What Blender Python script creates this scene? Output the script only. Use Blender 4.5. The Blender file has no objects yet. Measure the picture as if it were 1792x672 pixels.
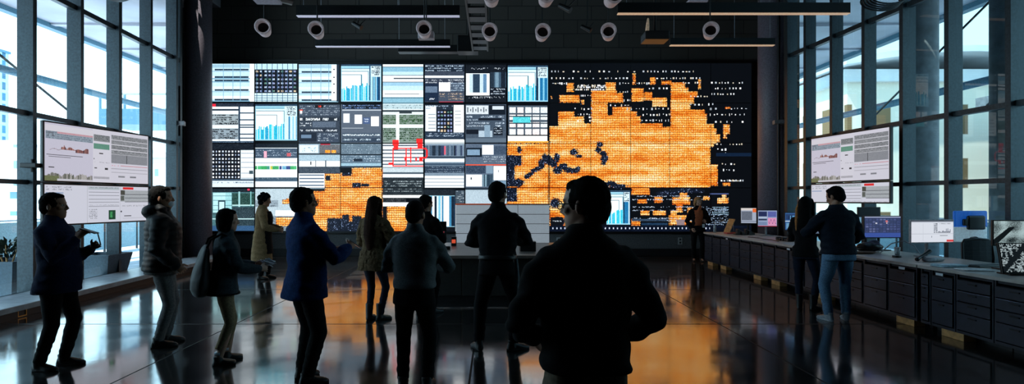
import bpy, bmesh, math, random
import numpy as np
from mathutils import Vector, Matrix, noise, Euler

random.seed(7)
RNG = np.random.default_rng(11)
C = bpy.context.scene.collection
PI = math.pi
CX, HY, F, EYE = 865.0, 350.0, 1000.0, 1.6      # principal point, focal length in px, eye height


def at(x, y, d):
    """a point of the place from its bearing and its distance in front of the camera"""
    return Vector(((x - CX) / F * d, d, EYE - (y - HY) / F * d))


# ------------------------------------------------------------------ materials
def srgb(c):
    c = np.asarray(c, dtype=float) / 255.0
    return np.where(c <= 0.04045, c / 12.92, ((c + 0.055) / 1.055) ** 2.4)


def mat(name, col, rough=0.6, metal=0.0, nscale=30.0, namt=0.25, bump=0.0, bscale=120.0, emit=None, estr=1.0, spec=0.5, sheen=0.0, coat=0.0):
    m = bpy.data.materials.new(name)
    m.use_nodes = True
    nt = m.node_tree
    b = nt.nodes['Principled BSDF']
    lin = [float(v) for v in srgb(col)]
    tc = nt.nodes.new('ShaderNodeTexCoord')
    nz = nt.nodes.new('ShaderNodeTexNoise')
    nz.inputs['Scale'].default_value = nscale
    nz.inputs['Detail'].default_value = 4
    nt.links.new(tc.outputs['Object'], nz.inputs['Vector'])
    cr = nt.nodes.new('ShaderNodeValToRGB')
    cr.color_ramp.elements[0].position = 0.3
    cr.color_ramp.elements[1].position = 0.7
    cr.color_ramp.elements[0].color = [v * (1 - namt) for v in lin] + [1]
    cr.color_ramp.elements[1].color = [min(1, v * (1 + namt)) for v in lin] + [1]
    nt.links.new(nz.outputs['Fac'], cr.inputs['Fac'])
    nt.links.new(cr.outputs['Color'], b.inputs['Base Color'])
    b.inputs['Roughness'].default_value = rough
    b.inputs['Metallic'].default_value = metal
    b.inputs['Specular IOR Level'].default_value = spec
    if sheen:
        b.inputs['Sheen Weight'].default_value = sheen
    if coat:
        b.inputs['Coat Weight'].default_value = coat
    if bump:
        n2 = nt.nodes.new('ShaderNodeTexNoise')
        n2.inputs['Scale'].default_value = bscale
        nt.links.new(tc.outputs['Object'], n2.inputs['Vector'])
        bp = nt.nodes.new('ShaderNodeBump')
        bp.inputs['Strength'].default_value = bump
        bp.inputs['Distance'].default_value = 0.01
        nt.links.new(n2.outputs['Fac'], bp.inputs['Height'])
        nt.links.new(bp.outputs['Normal'], b.inputs['Normal'])
    if emit is not None:
        e = [float(v) for v in srgb(emit)]
        b.inputs['Emission Color'].default_value = e + [1]
        b.inputs['Emission Strength'].default_value = estr
    return m


def screen_mat(name, strength, sampling='NONE'):
    m = bpy.data.materials.new(name)
    m.use_nodes = True
    nt = m.node_tree
    b = nt.nodes['Principled BSDF']
    b.inputs['Base Color'].default_value = (0.006, 0.006, 0.008, 1)
    b.inputs['Roughness'].default_value = 0.35
    b.inputs['Specular IOR Level'].default_value = 0.3
    a = nt.nodes.new('ShaderNodeAttribute')
    a.attribute_name = 'screen_color'
    nt.links.new(a.outputs['Color'], b.inputs['Emission Color'])
    b.inputs['Emission Strength'].default_value = strength
    m.cycles.emission_sampling = sampling
    return m


def glass_mat(name, tint, refl=1.0):
    m = bpy.data.materials.new(name)
    m.use_nodes = True
    nt = m.node_tree
    nt.nodes.remove(nt.nodes['Principled BSDF'])
    out = nt.nodes['Material Output']
    tr = nt.nodes.new('ShaderNodeBsdfTransparent')
    tr.inputs['Color'].default_value = (*tint, 1)
    gl = nt.nodes.new('ShaderNodeBsdfGlossy')
    gl.inputs['Roughness'].default_value = 0.0
    gl.inputs['Color'].default_value = (refl, refl, refl, 1)
    lw = nt.nodes.new('ShaderNodeLayerWeight')
    lw.inputs['Blend'].default_value = .5
    pw = nt.nodes.new('ShaderNodeMath')
    pw.operation = 'POWER'
    pw.inputs[1].default_value = 5.0
    fr = nt.nodes.new('ShaderNodeMath')
    fr.operation = 'MULTIPLY_ADD'
    fr.inputs[1].default_value = .9
    fr.inputs[2].default_value = .045
    nt.links.new(lw.outputs['Facing'], pw.inputs[0])
    nt.links.new(pw.outputs[0], fr.inputs[0])
    mx = nt.nodes.new('ShaderNodeMixShader')
    nt.links.new(fr.outputs[0], mx.inputs['Fac'])
    nt.links.new(tr.outputs['BSDF'], mx.inputs[1])
    nt.links.new(gl.outputs['BSDF'], mx.inputs[2])
    nt.links.new(mx.outputs['Shader'], out.inputs['Surface'])
    return m


# ------------------------------------------------------------------ mesh builder
class MB:
    def __init__(s):
        s.v, s.f = [], []

    def add(s, vs, fs):
        o = len(s.v)
        s.v += [tuple(p) for p in vs]
        s.f += [tuple(i + o for i in q) for q in fs]
        return s

    def box(s, x0, y0, z0, x1, y1, z1, M=None):
        vs = [Vector((x, y, z)) for z in (z0, z1) for y in (y0, y1) for x in (x0, x1)]
        if M is not None:
            vs = [M @ p for p in vs]
        return s.add(vs, [(0, 2, 3, 1), (4, 5, 7, 6), (0, 1, 5, 4), (2, 6, 7, 3), (0, 4, 6, 2), (1, 3, 7, 5)])

    def rbox(s, x0, y0, z0, x1, y1, z1, r=0.01, M=None, seg=2):
        bm = bmesh.new()
        bmesh.ops.create_cube(bm, size=1.0)
        for v in bm.verts:
            v.co = Vector((x0 + (v.co.x + .5) * (x1 - x0), y0 + (v.co.y + .5) * (y1 - y0), z0 + (v.co.z + .5) * (z1 - z0)))
        bmesh.ops.bevel(bm, geom=bm.edges[:], offset=r, segments=seg, affect='EDGES', profile=0.5)
        bm.verts.index_update()
        vs = [(M @ v.co) if M is not None else v.co.copy() for v in bm.verts]
        fs = [tuple(v.index for v in f.verts) for f in bm.faces]
        bm.free()
        return s.add(vs, fs)

    def loft(s, rings, closed=False):
        """rings: lists of equally many points; ends capped"""
        n = len(rings[0])
        vs = [p for r in rings for p in r]
        fs = []
        for i in range(len(rings) - 1):
            for j in range(n):
                a, b = i * n + j, i * n + (j + 1) % n
                fs.append((a, b, b + n, a + n))
        k = len(rings) - 1
        fs.append(tuple(reversed(range(n))))
        fs.append(tuple(k * n + j for j in range(n)))
        return s.add(vs, fs)

    def limb(s, pts, n=14, caps=True, flat=None):
        """tube through [(point, radius)]; flat=(axis, k) squashes the section along axis"""
        P = [Vector(p) for p, r in pts]
        R = [r for p, r in pts]
        if caps:
            t0 = (P[0] - P[1]).normalized()
            t1 = (P[-1] - P[-2]).normalized()
            a = [(P[0] + t0 * R[0] * q, R[0] * w) for q, w in ((.95, .3), (.7, .7), (.38, .92))]
            b = [(P[-1] + t1 * R[-1] * q, R[-1] * w) for q, w in ((.38, .92), (.7, .7), (.95, .3))]
            P = [q for q, w in a] + P + [q for q, w in b]
            R = [w for q, w in a] + R + [w for q, w in b]
        rings, u = [], None
        for i in range(len(P)):
            t = (P[min(i + 1, len(P) - 1)] - P[max(i - 1, 0)]).normalized()
            if u is None:
                u = t.orthogonal().normalized()
            u = (u - t * u.dot(t)).normalized()
            w = t.cross(u)
            ring = []
            for j in range(n):
                q = u * math.cos(2 * PI * j / n) * R[i] + w * math.sin(2 * PI * j / n) * R[i]
                if flat is not None:
                    ax, k = flat
                    ax = Vector(ax)
                    q = q - ax * q.dot(ax) * (1 - k)
                ring.append(P[i] + q)
            rings.append(ring)
        return s.loft(rings)

    def cyl(s, p0, p1, r, r1=None, n=16):
        p0, p1 = Vector(p0), Vector(p1)
        return s.limb([(p0, r), (p1, r if r1 is None else r1)], n=n, caps=False)

    def ell(s, c, r, n=18, m=10, M=None):
        c = Vector(c)
        rings = []
        for i in range(m + 1):
            th = -PI / 2 + PI * (i + .02) / (m + .04)
            ring = []
            for j in range(n):
                ph = 2 * PI * j / n
                q = Vector((r[0] * math.cos(th) * math.cos(ph), r[1] * math.cos(th) * math.sin(ph), r[2] * math.sin(th)))
                if M is not None:
                    q = M @ q
                ring.append(c + q)
            rings.append(ring)
        return s.loft(rings)

    def prism(s, poly, z0, z1, M=None):
        n = len(poly)
        vs = [Vector((x, y, z0)) for x, y in poly] + [Vector((x, y, z1)) for x, y in poly]
        if M is not None:
            vs = [M @ p for p in vs]
        fs = [tuple(reversed(range(n))), tuple(range(n, 2 * n))]
        fs += [(i, (i + 1) % n, n + (i + 1) % n, n + i) for i in range(n)]
        return s.add(vs, fs)

    def mesh(s, name):
        me = bpy.data.meshes.new(name)
        me.from_pydata(s.v, [], s.f)
        me.validate()
        bm = bmesh.new()
        bm.from_mesh(me)
        bmesh.ops.recalc_face_normals(bm, faces=bm.faces)
        bm.to_mesh(me)
        bm.free()
        return me

    def build(s, name, m, parent=None, smooth=False, bevel=0.0):
        me = s.mesh(name)
        o = bpy.data.objects.new(name, me)
        C.objects.link(o)
        me.materials.append(m)
        if parent is not None:
            o.parent = parent
        if smooth:
            me.polygons.foreach_set('use_smooth', [True] * len(me.polygons))
        if bevel:
            b = o.modifiers.new('bevel', 'BEVEL')
            b.width = bevel
            b.segments = 2
            b.limit_method = 'ANGLE'
        return o


def remesh(mb, name, m, parent, voxel=0.012, smooth=4, disp=None, dec=None):
    """union of overlapping closed shapes as one continuous smooth surface"""
    me = mb.mesh(name)
    o = bpy.data.objects.new(name, me)
    C.objects.link(o)
    r = o.modifiers.new('r', 'REMESH')
    r.mode = 'VOXEL'
    r.voxel_size = voxel
    sm = o.modifiers.new('s', 'SMOOTH')
    sm.factor = 0.5
    sm.iterations = smooth
    dg = bpy.context.evaluated_depsgraph_get()
    ev = o.evaluated_get(dg)
    nm = bpy.data.meshes.new_from_object(ev)
    o.modifiers.clear()
    o.data = nm
    nm.name = name
    bpy.data.meshes.remove(me)
    nm.materials.clear()
    nm.materials.append(m)
    if disp is not None:
        n = len(nm.vertices)
        co = np.empty(n * 3)
        no = np.empty(n * 3)
        nm.vertices.foreach_get('co', co)
        nm.vertices.foreach_get('normal', no)
        co = co.reshape(-1, 3)
        no = no.reshape(-1, 3)
        d = np.array([disp(p, q) for p, q in zip(co, no)])
        co += no * d[:, None]
        nm.vertices.foreach_set('co', co.ravel())
    nm.polygons.foreach_set('use_smooth', [True] * len(nm.polygons))
    nm.update()
    o.parent = parent
    return o


def tag(o, label=None, cat=None, group=None, kind=None):
    if label:
        o['label'] = label
    if cat:
        o['category'] = cat
    if group:
        o['group'] = group
    if kind:
        o['kind'] = kind
    return o


def thing(name, label, cat, loc=(0, 0, 0), rotz=0.0, group=None, kind=None):
    o = bpy.data.objects.new(name, None)
    o.empty_display_size = 0.2
    C.objects.link(o)
    o.location = loc
    o.rotation_euler = (0, 0, rotz)
    return tag(o, label, cat, group, kind)


def copy_tree(o, parent=None):
    c = o.copy()
    C.objects.link(c)
    if parent is not None:
        c.parent = parent
    for ch in list(o.children):
        copy_tree(ch, c)
    return c


def struct(o):
    o['kind'] = 'structure'
    return o


# ------------------------------------------------------------------ painted screens
class Cv:
    """a picture painted in code, addressed in its own coordinates"""
    def __init__(s, x0, y0, x1, y1, k=1.0, bg=(10, 12, 16)):
        s.x0, s.y0, s.k = x0, y0, k
        s.w, s.h = int(round((x1 - x0) * k)), int(round((y1 - y0) * k))
        s.a = np.zeros((s.h, s.w, 3))
        s.a[:] = bg

    def ix(s, x):
        return int(round((x - s.x0) * s.k))

    def iy(s, y):
        return int(round((y - s.y0) * s.k))

    def sl(s, x0, y0, x1, y1):
        a, b, c, d = s.ix(x0), s.iy(y0), s.ix(x1), s.iy(y1)
        c, d = max(c, a + 1), max(d, b + 1)
        return slice(max(b, 0), max(0, min(d, s.h))), slice(max(a, 0), max(0, min(c, s.w)))

    def R(s, x0, y0, x1, y1, col, jit=0):
        q = s.sl(x0, y0, x1, y1)
        s.a[q] = col
        if jit:
            sh = s.a[q].shape[:2]
            s.a[q] = np.clip(s.a[q] + RNG.normal(0, jit, sh)[..., None], 0, 255)
        return s

    def txt(s, x0, y0, x1, y1, row, fg, bg=None, dens=0.6, hgt=0.55, jit=35, word=5):
        """rows of illegible text"""
        if bg is not None:
            s.R(x0, y0, x1, y1, bg, 4)
        y = y0 + row * .25
        while y + row * hgt <= y1 + .01:
            q = s.sl(x0 + 1, y, x1 - 1, y + row * hgt)
            h, w = s.a[q].shape[:2]
            if h and w:
                m = RNG.random((h, w)) < dens
                gaps = np.repeat(RNG.random(w // word + 1) < .82, word)[:w]
                m &= gaps[None, :]
                v = np.array(fg)[None, None, :] + RNG.normal(0, jit, (h, w))[..., None]
                s.a[q] = np.where(m[..., None], np.clip(v, 0, 255), s.a[q])
            y += row
        return s

    def bars(s, x0, y0, x1, y1, ys, t, col):
        for y in ys:
            s.R(x0, y, x1, y + t, col)
        return s

    def vs(s, x0, y0, x1, y1, cols, wmin=2, wmax=6):
        x = x0
        i = 0
        while x < x1:
            w = random.uniform(wmin, wmax)
            s.R(x, y0, min(x + w, x1), y1, cols[random.randrange(len(cols))], 6)
            x += w
        return s

    def cells(s, x0, y0, x1, y1, nx, ny, bg, fgs, fill=.6):
        s.R(x0, y0, x1, y1, bg, 6)
        dx, dy = (x1 - x0) / nx, (y1 - y0) / ny
        for i in range(nx):
            for j in range(ny):
                c = random.choice(fgs)
                a, b = x0 + i * dx, y0 + j * dy
                s.R(a + dx * .15, b + dy * .25, a + dx * (.15 + fill), b + dy * (.25 + fill * .9), c, 22)
        return s


def grid_screen(name, w, h, arr, m, parent=None):
    """a flat picture of w x h metres, centred, facing -Y, one quad per picture cell"""
    H, W = arr.shape[:2]
    xs = np.linspace(-w / 2, w / 2, W + 1)
    zs = np.linspace(h / 2, -h / 2, H + 1)
    X, Z = np.meshgrid(xs, zs)
    co = np.stack([X, np.zeros_like(X), Z], -1).reshape(-1, 3)
    i = np.arange(H * (W + 1)).reshape(H, W + 1)[:, :-1]
    q = np.stack([i + W + 1, i + W + 2, i + 1, i], -1).reshape(-1)
    me = bpy.data.meshes.new(name)
    me.vertices.add(len(co))
    me.vertices.foreach_set('co', co.ravel())
    me.loops.add(len(q))
    me.loops.foreach_set('vertex_index', q.astype(np.int32))
    me.polygons.add(H * W)
    me.polygons.foreach_set('loop_start', (np.arange(H * W) * 4).astype(np.int32))
    me.update(calc_edges=True)
    a = me.color_attributes.new('screen_color', 'FLOAT_COLOR', 'CORNER')
    lin = srgb(arr).reshape(-1, 3)
    col = np.concatenate([lin, np.ones((len(lin), 1))], 1)
    a.data.foreach_set('color', np.repeat(col, 4, 0).astype(np.float32).ravel())
    me.materials.append(m)
    o = bpy.data.objects.new(name, me)
    C.objects.link(o)
    if parent is not None:
        o.parent = parent
    return o
# ================================================================== materials
M = {}
M['black_wall'] = mat('black_painted_block', (36, 33, 31), .85)
M['column'] = mat('dark_column_paint', (118, 110, 122), .45, bump=.1)
M['frame'] = mat('window_frame_metal', (54, 64, 70), .4, .5)
M['black_metal'] = mat('black_metal', (16, 16, 18), .45, .3)
M['dark_metal'] = mat('dark_grey_metal', (40, 41, 45), .4, .5)
M['pale_metal'] = mat('pale_metal', (150, 152, 158), .35, .5)
M['ledge_top'] = mat('pale_concrete', (172, 174, 178), .35, nscale=6)
M['ledge_black'] = mat('black_base', (20, 21, 25), .5)
M['black_plastic'] = mat('black_plastic', (14, 14, 16), .4)
M['white_plastic'] = mat('white_plastic', (205, 200, 205), .5)
M['cab'] = mat('dark_blue_cabinet_paint', (34, 38, 50), .45, nscale=12)
M['cab_front'] = mat('dark_blue_drawer_paint', (38, 43, 56), .38, nscale=12)
M['edge'] = mat('bright_drawer_edge', (150, 165, 190), .25, .8)
M['desk_top'] = mat('worktop_laminate', (186, 176, 170), .38, nscale=9, namt=.12)
M['table_top'] = mat('table_laminate', (120, 106, 98), .35, nscale=7, namt=.15)
M['table_side'] = mat('dark_table_panel', (38, 36, 34), .5)
M['wood'] = mat('raw_timber', (196, 146, 92), .7, nscale=14, namt=.3)
M['brass'] = mat('brass', (190, 150, 80), .35, .7)
M['paper'] = mat('white_paper', (225, 228, 235), .7, namt=.05)
M['glow'] = mat('lit_diffuser', (230, 235, 255), .5, emit=(205, 205, 235), estr=.45)
M['glow_warm'] = mat('lit_diffuser_warm', (255, 220, 190), .5, emit=(255, 205, 165), estr=.4)
M['soffit'] = mat('grey_soffit', (168, 166, 176), .7, nscale=.6, namt=.18)
M['canopy_edge'] = mat('canopy_edge_metal', (70, 110, 130), .5, .2)
M['terrace'] = mat('terrace_paving', (196, 206, 212), .7, nscale=2)
M['concrete'] = mat('exterior_concrete', (120, 125, 130), .75, nscale=5)
M['leaf'] = mat('dark_leaf', (34, 48, 34), .6, nscale=40, namt=.5)
M['planter'] = mat('planter_slate', (60, 76, 88), .6)
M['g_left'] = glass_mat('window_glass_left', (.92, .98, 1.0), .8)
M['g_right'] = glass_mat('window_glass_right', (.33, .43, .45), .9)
M['g_clear'] = glass_mat('clear_glass', (.85, .93, .95))
M['scr_wall'] = screen_mat('video_wall_picture', 1.35)
M['scr_side'] = screen_mat('large_screen_picture', .85)
M['scr_mon'] = screen_mat('monitor_picture', .9)


def block_wall():
    m = M['black_wall']
    nt = m.node_tree
    b = nt.nodes['Principled BSDF']
    tc = nt.nodes.new('ShaderNodeTexCoord')
    mp = nt.nodes.new('ShaderNodeMapping')
    mp.inputs['Rotation'].default_value = (PI / 2, 0, 0)
    br = nt.nodes.new('ShaderNodeTexBrick')
    br.inputs['Scale'].default_value = 1.0
    br.inputs['Brick Width'].default_value = .8
    br.inputs['Row Height'].default_value = .4
    br.inputs['Mortar Size'].default_value = .012
    br.inputs['Color1'].default_value = (.075, .065, .058, 1)
    br.inputs['Color2'].default_value = (.058, .050, .045, 1)
    br.inputs['Mortar'].default_value = (.022, .019, .017, 1)
    nt.links.new(tc.outputs['Object'], mp.inputs['Vector'])
    nt.links.new(mp.outputs['Vector'], br.inputs['Vector'])
    nt.links.new(br.outputs['Color'], b.inputs['Base Color'])
    bp = nt.nodes.new('ShaderNodeBump')
    bp.inputs['Strength'].default_value = .5
    bp.inputs['Distance'].default_value = .01
    bp.invert = True
    nt.links.new(br.outputs['Fac'], bp.inputs['Height'])
    nt.links.new(bp.outputs['Normal'], b.inputs['Normal'])


block_wall()


def floor_mat():
    m = bpy.data.materials.new('polished_concrete')
    m.use_nodes = True
    nt = m.node_tree
    N, L = nt.nodes, nt.links
    b = N['Principled BSDF']
    tc = N.new('ShaderNodeTexCoord')
    sep = N.new('ShaderNodeSeparateXYZ')
    L.new(tc.outputs['Object'], sep.inputs[0])

    def line(sock, off, per, wid):
        a = N.new('ShaderNodeMath'); a.operation = 'SUBTRACT'; a.inputs[1].default_value = off - per / 2
        L.new(sock, a.inputs[0])
        p = N.new('ShaderNodeMath'); p.operation = 'FLOORED_MODULO'; p.inputs[1].default_value = per
        L.new(a.outputs[0], p.inputs[0])
        q = N.new('ShaderNodeMath'); q.operation = 'SUBTRACT'; q.inputs[1].default_value = per / 2
        L.new(p.outputs[0], q.inputs[0])
        r = N.new('ShaderNodeMath'); r.operation = 'ABSOLUTE'
        L.new(q.outputs[0], r.inputs[0])
        s = N.new('ShaderNodeMath'); s.operation = 'LESS_THAN'; s.inputs[1].default_value = wid
        L.new(r.outputs[0], s.inputs[0])
        return s.outputs[0]
    lx = line(sep.outputs['X'], -.22, 3.12, .010)
    ly = line(sep.outputs['Y'], 7.37, 2.83, .016)
    mx = N.new('ShaderNodeMath'); mx.operation = 'MAXIMUM'
    L.new(lx, mx.inputs[0]); L.new(ly, mx.inputs[1])
    nz = N.new('ShaderNodeTexNoise'); nz.inputs['Scale'].default_value = 1.1; nz.inputs['Detail'].default_value = 7
    L.new(tc.outputs['Object'], nz.inputs['Vector'])
    cr = N.new('ShaderNodeValToRGB')
    cr.color_ramp.elements[0].position = .3; cr.color_ramp.elements[1].position = .75
    cr.color_ramp.elements[0].color = (.016, .0145, .014, 1); cr.color_ramp.elements[1].color = (.034, .031, .030, 1)
    L.new(nz.outputs['Fac'], cr.inputs['Fac'])
    mix = N.new('ShaderNodeMix'); mix.data_type = 'RGBA'
    L.new(mx.outputs[0], mix.inputs['Factor'])
    L.new(cr.outputs['Color'], mix.inputs['A'])
    mix.inputs['B'].default_value = (.003, .003, .003, 1)
    L.new(mix.outputs['Result'], b.inputs['Base Color'])
    n2 = N.new('ShaderNodeTexNoise'); n2.inputs['Scale'].default_value = 2.2; n2.inputs['Detail'].default_value = 6
    L.new(tc.outputs['Object'], n2.inputs['Vector'])
    mr = N.new('ShaderNodeMapRange')
    mr.inputs['From Min'].default_value = .3; mr.inputs['From Max'].default_value = .7
    mr.inputs['To Min'].default_value = .07; mr.inputs['To Max'].default_value = .14
    L.new(n2.outputs['Fac'], mr.inputs['Value'])
    ad = N.new('ShaderNodeMath'); ad.operation = 'ADD'
    ml = N.new('ShaderNodeMath'); ml.operation = 'MULTIPLY'; ml.inputs[1].default_value = .5
    L.new(mx.outputs[0], ml.inputs[0]); L.new(ml.outputs[0], ad.inputs[1]); L.new(mr.outputs['Result'], ad.inputs[0])
    L.new(ad.outputs[0], b.inputs['Roughness'])
    mi = N.new('ShaderNodeMath'); mi.operation = 'MULTIPLY_ADD'; mi.inputs[1].default_value = -3.0; mi.inputs[2].default_value = 4.3
    L.new(mx.outputs[0], mi.inputs[0]); L.new(mi.outputs[0], b.inputs['IOR'])
    bp = N.new('ShaderNodeBump'); bp.inputs['Strength'].default_value = .035; bp.inputs['Distance'].default_value = .02
    n3 = N.new('ShaderNodeTexNoise'); n3.inputs['Scale'].default_value = 3.0; n3.inputs['Detail'].default_value = 3
    L.new(tc.outputs['Object'], n3.inputs['Vector'])
    L.new(n3.outputs['Fac'], bp.inputs['Height']); L.new(bp.outputs['Normal'], b.inputs['Normal'])
    return m


M['floor'] = floor_mat()
M['ceiling'] = mat('dark_ceiling', (20, 20, 22), .9)

# ================================================================== camera and light
cam = bpy.data.cameras.new('camera')
cam.sensor_width = 36.0
cam.lens = F / 1792.0 * 36.0
cam.shift_x = (896.0 - CX) / 1792.0
cam.shift_y = -(336.0 - HY) / 1792.0
cam.clip_end = 600
co = bpy.data.objects.new('camera', cam)
C.objects.link(co)
co.location = (0, 0, EYE)
co.rotation_euler = (PI / 2, 0, 0)
bpy.context.scene.camera = co

sc = bpy.context.scene
sc.view_settings.view_transform = 'Standard'
sc.view_settings.look = 'None'
sc.view_settings.exposure = 0.0
sc.cycles.use_denoising = True
sc.cycles.max_bounces = 6
sc.cycles.diffuse_bounces = 3
sc.cycles.glossy_bounces = 4
sc.cycles.transparent_max_bounces = 16
sc.cycles.sample_clamp_indirect = 6.0
sc.cycles.caustics_reflective = False

w = bpy.data.worlds.new('sky')
sc.world = w
w.use_nodes = True
nt = w.node_tree
bg = nt.nodes['Background']
tc = nt.nodes.new('ShaderNodeTexCoord')
sp = nt.nodes.new('ShaderNodeSeparateXYZ')
nt.links.new(tc.outputs['Generated'], sp.inputs[0])
cr = nt.nodes.new('ShaderNodeValToRGB')
cr.color_ramp.elements[0].position = 0.0
cr.color_ramp.elements[0].color = (.62, .89, 1.0, 1)
cr.color_ramp.elements[1].position = .75
cr.color_ramp.elements[1].color = (.36, .68, 1.0, 1)
e = cr.color_ramp.elements.new(.25)
e.color = (.55, .85, 1.0, 1)
nt.links.new(sp.outputs['Z'], cr.inputs['Fac'])
nt.links.new(cr.outputs['Color'], bg.inputs['Color'])
bg.inputs['Strength'].default_value = 4.3

sl = bpy.data.lights.new('sun', 'SUN')
sl.energy = 11.0
sl.angle = .01
sl.color = (1.0, .93, .82)
so = bpy.data.objects.new('sun', sl)
C.objects.link(so)
so.location = (-20, 5, 30)
so.rotation_euler = Vector((.62, .28, -1.0)).to_track_quat('-Z', 'Y').to_euler()

# ================================================================== room shell
D = 16.5                       # back wall
A_L, A_R, SL = -6.73, 7.93, -.07
wl = lambda d: A_L + SL * d    # window line, left
wr = lambda d: A_R + SL * d    # window line, right
CEIL = 8.2

DN, DL, DR = 4.4, 14.0, 13.62   # windows run from DN to DL / DR
OUT = [(wl(-4) - .1, -4), (wr(-4) + .1, -4), (wr(DR) + .1, DR), (8.3, D + .1), (-9.3, D + .1), (wl(DL) - .1, DL)]
struct(MB().box(-9.3, D, 0, 8.3, D + .3, CEIL).build('wall_back', M['black_wall']))
struct(MB().box(-10.2, -4.2, 0, 10.2, -4, CEIL).build('wall_front', M['ceiling']))


struct(MB().prism(OUT, -.2, 0).build('floor', M['floor']))
struct(MB().prism(OUT, CEIL, CEIL + .3).build('ceiling', M['ceiling']))


def wallseg(name, pts, t, m):
    mb = MB()
    mb.prism(pts, 0, CEIL)
    return struct(mb.build(name, m))


wallseg('wall_left', [(wl(-4), -4), (wl(DN), DN), (wl(DN) - .3, DN), (wl(-4) - .3, -4)], .3, M['ceiling'])  # unseen near wall, closed up so no window lights people's backs
wallseg('wall_left', [(wl(DL), DL), (-9.0, D), (-9.3, D), (wl(DL) - .3, DL)], .3, M['black_wall'])
wallseg('wall_right', [(wr(DN), DN), (wr(-4), -4), (wr(-4) + .3, -4), (wr(DN) + .3, DN)], .3, M['ceiling'])  # likewise unseen, set solid to keep light off their backs
wallseg('wall_right', [(8.0, D), (wr(DR), DR), (wr(DR) + .3, DR), (8.3, D)], .3, M['black_wall'])
struct(MB().box(-8.98, D - .05, 0, 7.98, D, .2).build('baseboard_back', M['ledge_black']))
# low grey plinth of the back wall, under the screens
struct(MB().box(-8.2, D - .03, .2, 7.6, D, .62).build('trim_1', mat('grey_plinth', (96, 96, 98), .7)))


def facade(name, line, side, ds, dend, dn, gmat, extra):
    """curtain wall: deep mullions, transoms, one pane per bay"""
    root = struct(thing(name, None, None))
    ang = math.atan(SL)
    fr, gl = MB(), MB()

    def fin(d, wid=.085, dep=.24):
        x = line(d)
        Mx = Matrix.Translation((x, d, 0)) @ Matrix.Rotation(-ang, 4, 'Z')
        fr.box(-dep / 2, -wid / 2, 0, dep / 2, wid / 2, CEIL, Mx)
    for d in ds:
        fin(d)
    ln = math.hypot(dend - dn, line(dend) - line(dn))
    Mx = Matrix.Translation((line(dn), dn, 0)) @ Matrix.Rotation(-ang, 4, 'Z')
    for z, h in ((.10 if side < 0 else .05, .12), (1.88, .07), (2.96, .08), (5.0, .09), (6.9, .09)):
        fr.box(-.05, 0, z - h / 2, .05, ln, z + h / 2, Mx)
    for d, wd in extra:
        fin(d, wd, .12)
    fr.build('window_frame', M['frame'], root)
    gl.add([Mx @ Vector(p) for p in ((0, 0, 0), (0, ln, 0), (0, ln, CEIL), (0, 0, CEIL))], [(0, 1, 2, 3)])
    gl.build('glass', gmat, root)
    return root


ds_l = [4.45, 5.55, 6.7, 7.85, 9.0, 10.15, 11.3, 12.48, 13.62]
ds_r = [4.45, 5.3, 6.2, 7.13, 8.07, 9.08, 10.0, 10.93, 11.86, 12.75, 13.45]
facade('window_1', wl, -1, ds_l, DL, DN, M['g_left'], [(13.95, .1)])
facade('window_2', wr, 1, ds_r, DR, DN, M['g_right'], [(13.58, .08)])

# low ledge under the left windows
lg = struct(thing('trim_2', None, None))
mb = MB()
mb.prism([(wl(DN) + .1, DN), (wl(DN) + .87, DN), (wl(15.6) + .87, 15.6), (wl(DL) + .1, DL)], .10, .18)
mb.build('ledge_top', M['ledge_top'], lg, bevel=.01)
mb = MB()
mb.prism([(wl(DN) + .1, DN), (wl(DN) + .83, DN), (wl(15.6) + .83, 15.6), (wl(DL) + .1, DL)], 0, .10)
mb.build('ledge_base', M['ledge_black'], lg)

# round columns in the two back corners
for nm, x, d in (('column_left', -7.77, 15.0), ('column_right', 7.02, 14.45)):
    o = MB().cyl((x, d, 0), (x, d, CEIL), .33, n=40).build('trim_3', M['column'], smooth=False)
    o.data.polygons.foreach_set('use_smooth', [len(p.vertices) == 4 for p in o.data.polygons])
    struct(o)

# ================================================================== video wall
exec_wall = None
X0, Y0, X1, Y1 = 373, 112, 1312, 405
cv = Cv(X0, Y0, X1, Y1, 1.0, (7, 10, 15))
R, T = cv.R, cv.txt
W_, LB, CY, DK, GR, NV = (235, 244, 250), (188, 222, 238), (70, 180, 215), (14, 18, 26), (92, 108, 124), (26, 40, 62)
COLX = [373, 448.5, 524, 597.5, 670, 743, 814.5, 887, 960.5, 1032.5, 1101.5, 1169.5, 1241, 1312]
ROWY = [112, 181.5, 251, 329, 405]


def light_rows(x0, y0, x1, y1, ys, right=None):
    R(x0, y0, x1, y1, (190, 224, 240), 5)
    for a, b, c in ((.02, .10, (150, 190, 210)), (.33, .40, W_), (.6, .68, (215, 238, 248)), (.85, .92, W_)):
        R(x0, y0 + a * (y1 - y0), x1, y0 + b * (y1 - y0), c, 4)
    for q in ys:
        R(x0 + 5, q, x1 - 2, q + 3, (36, 56, 76), 8)
        R(x0, q + 3.5, x1, q + 4.5, (120, 165, 190))
    for k in (.3, .55, .75):
        x = x0 + k * (x1 - x0)
        R(x, y0, x + 1, y1, (120, 170, 195))
    if right:
        R(right, y0 + 1, x1 - 2, y1 - 2, (245, 250, 252))
        for q in (.12, .34, .52, .74):
            R(right + 3, y0 + q * (y1 - y0), right + 6, y0 + q * (y1 - y0) + 2, (50, 60, 70))


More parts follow.
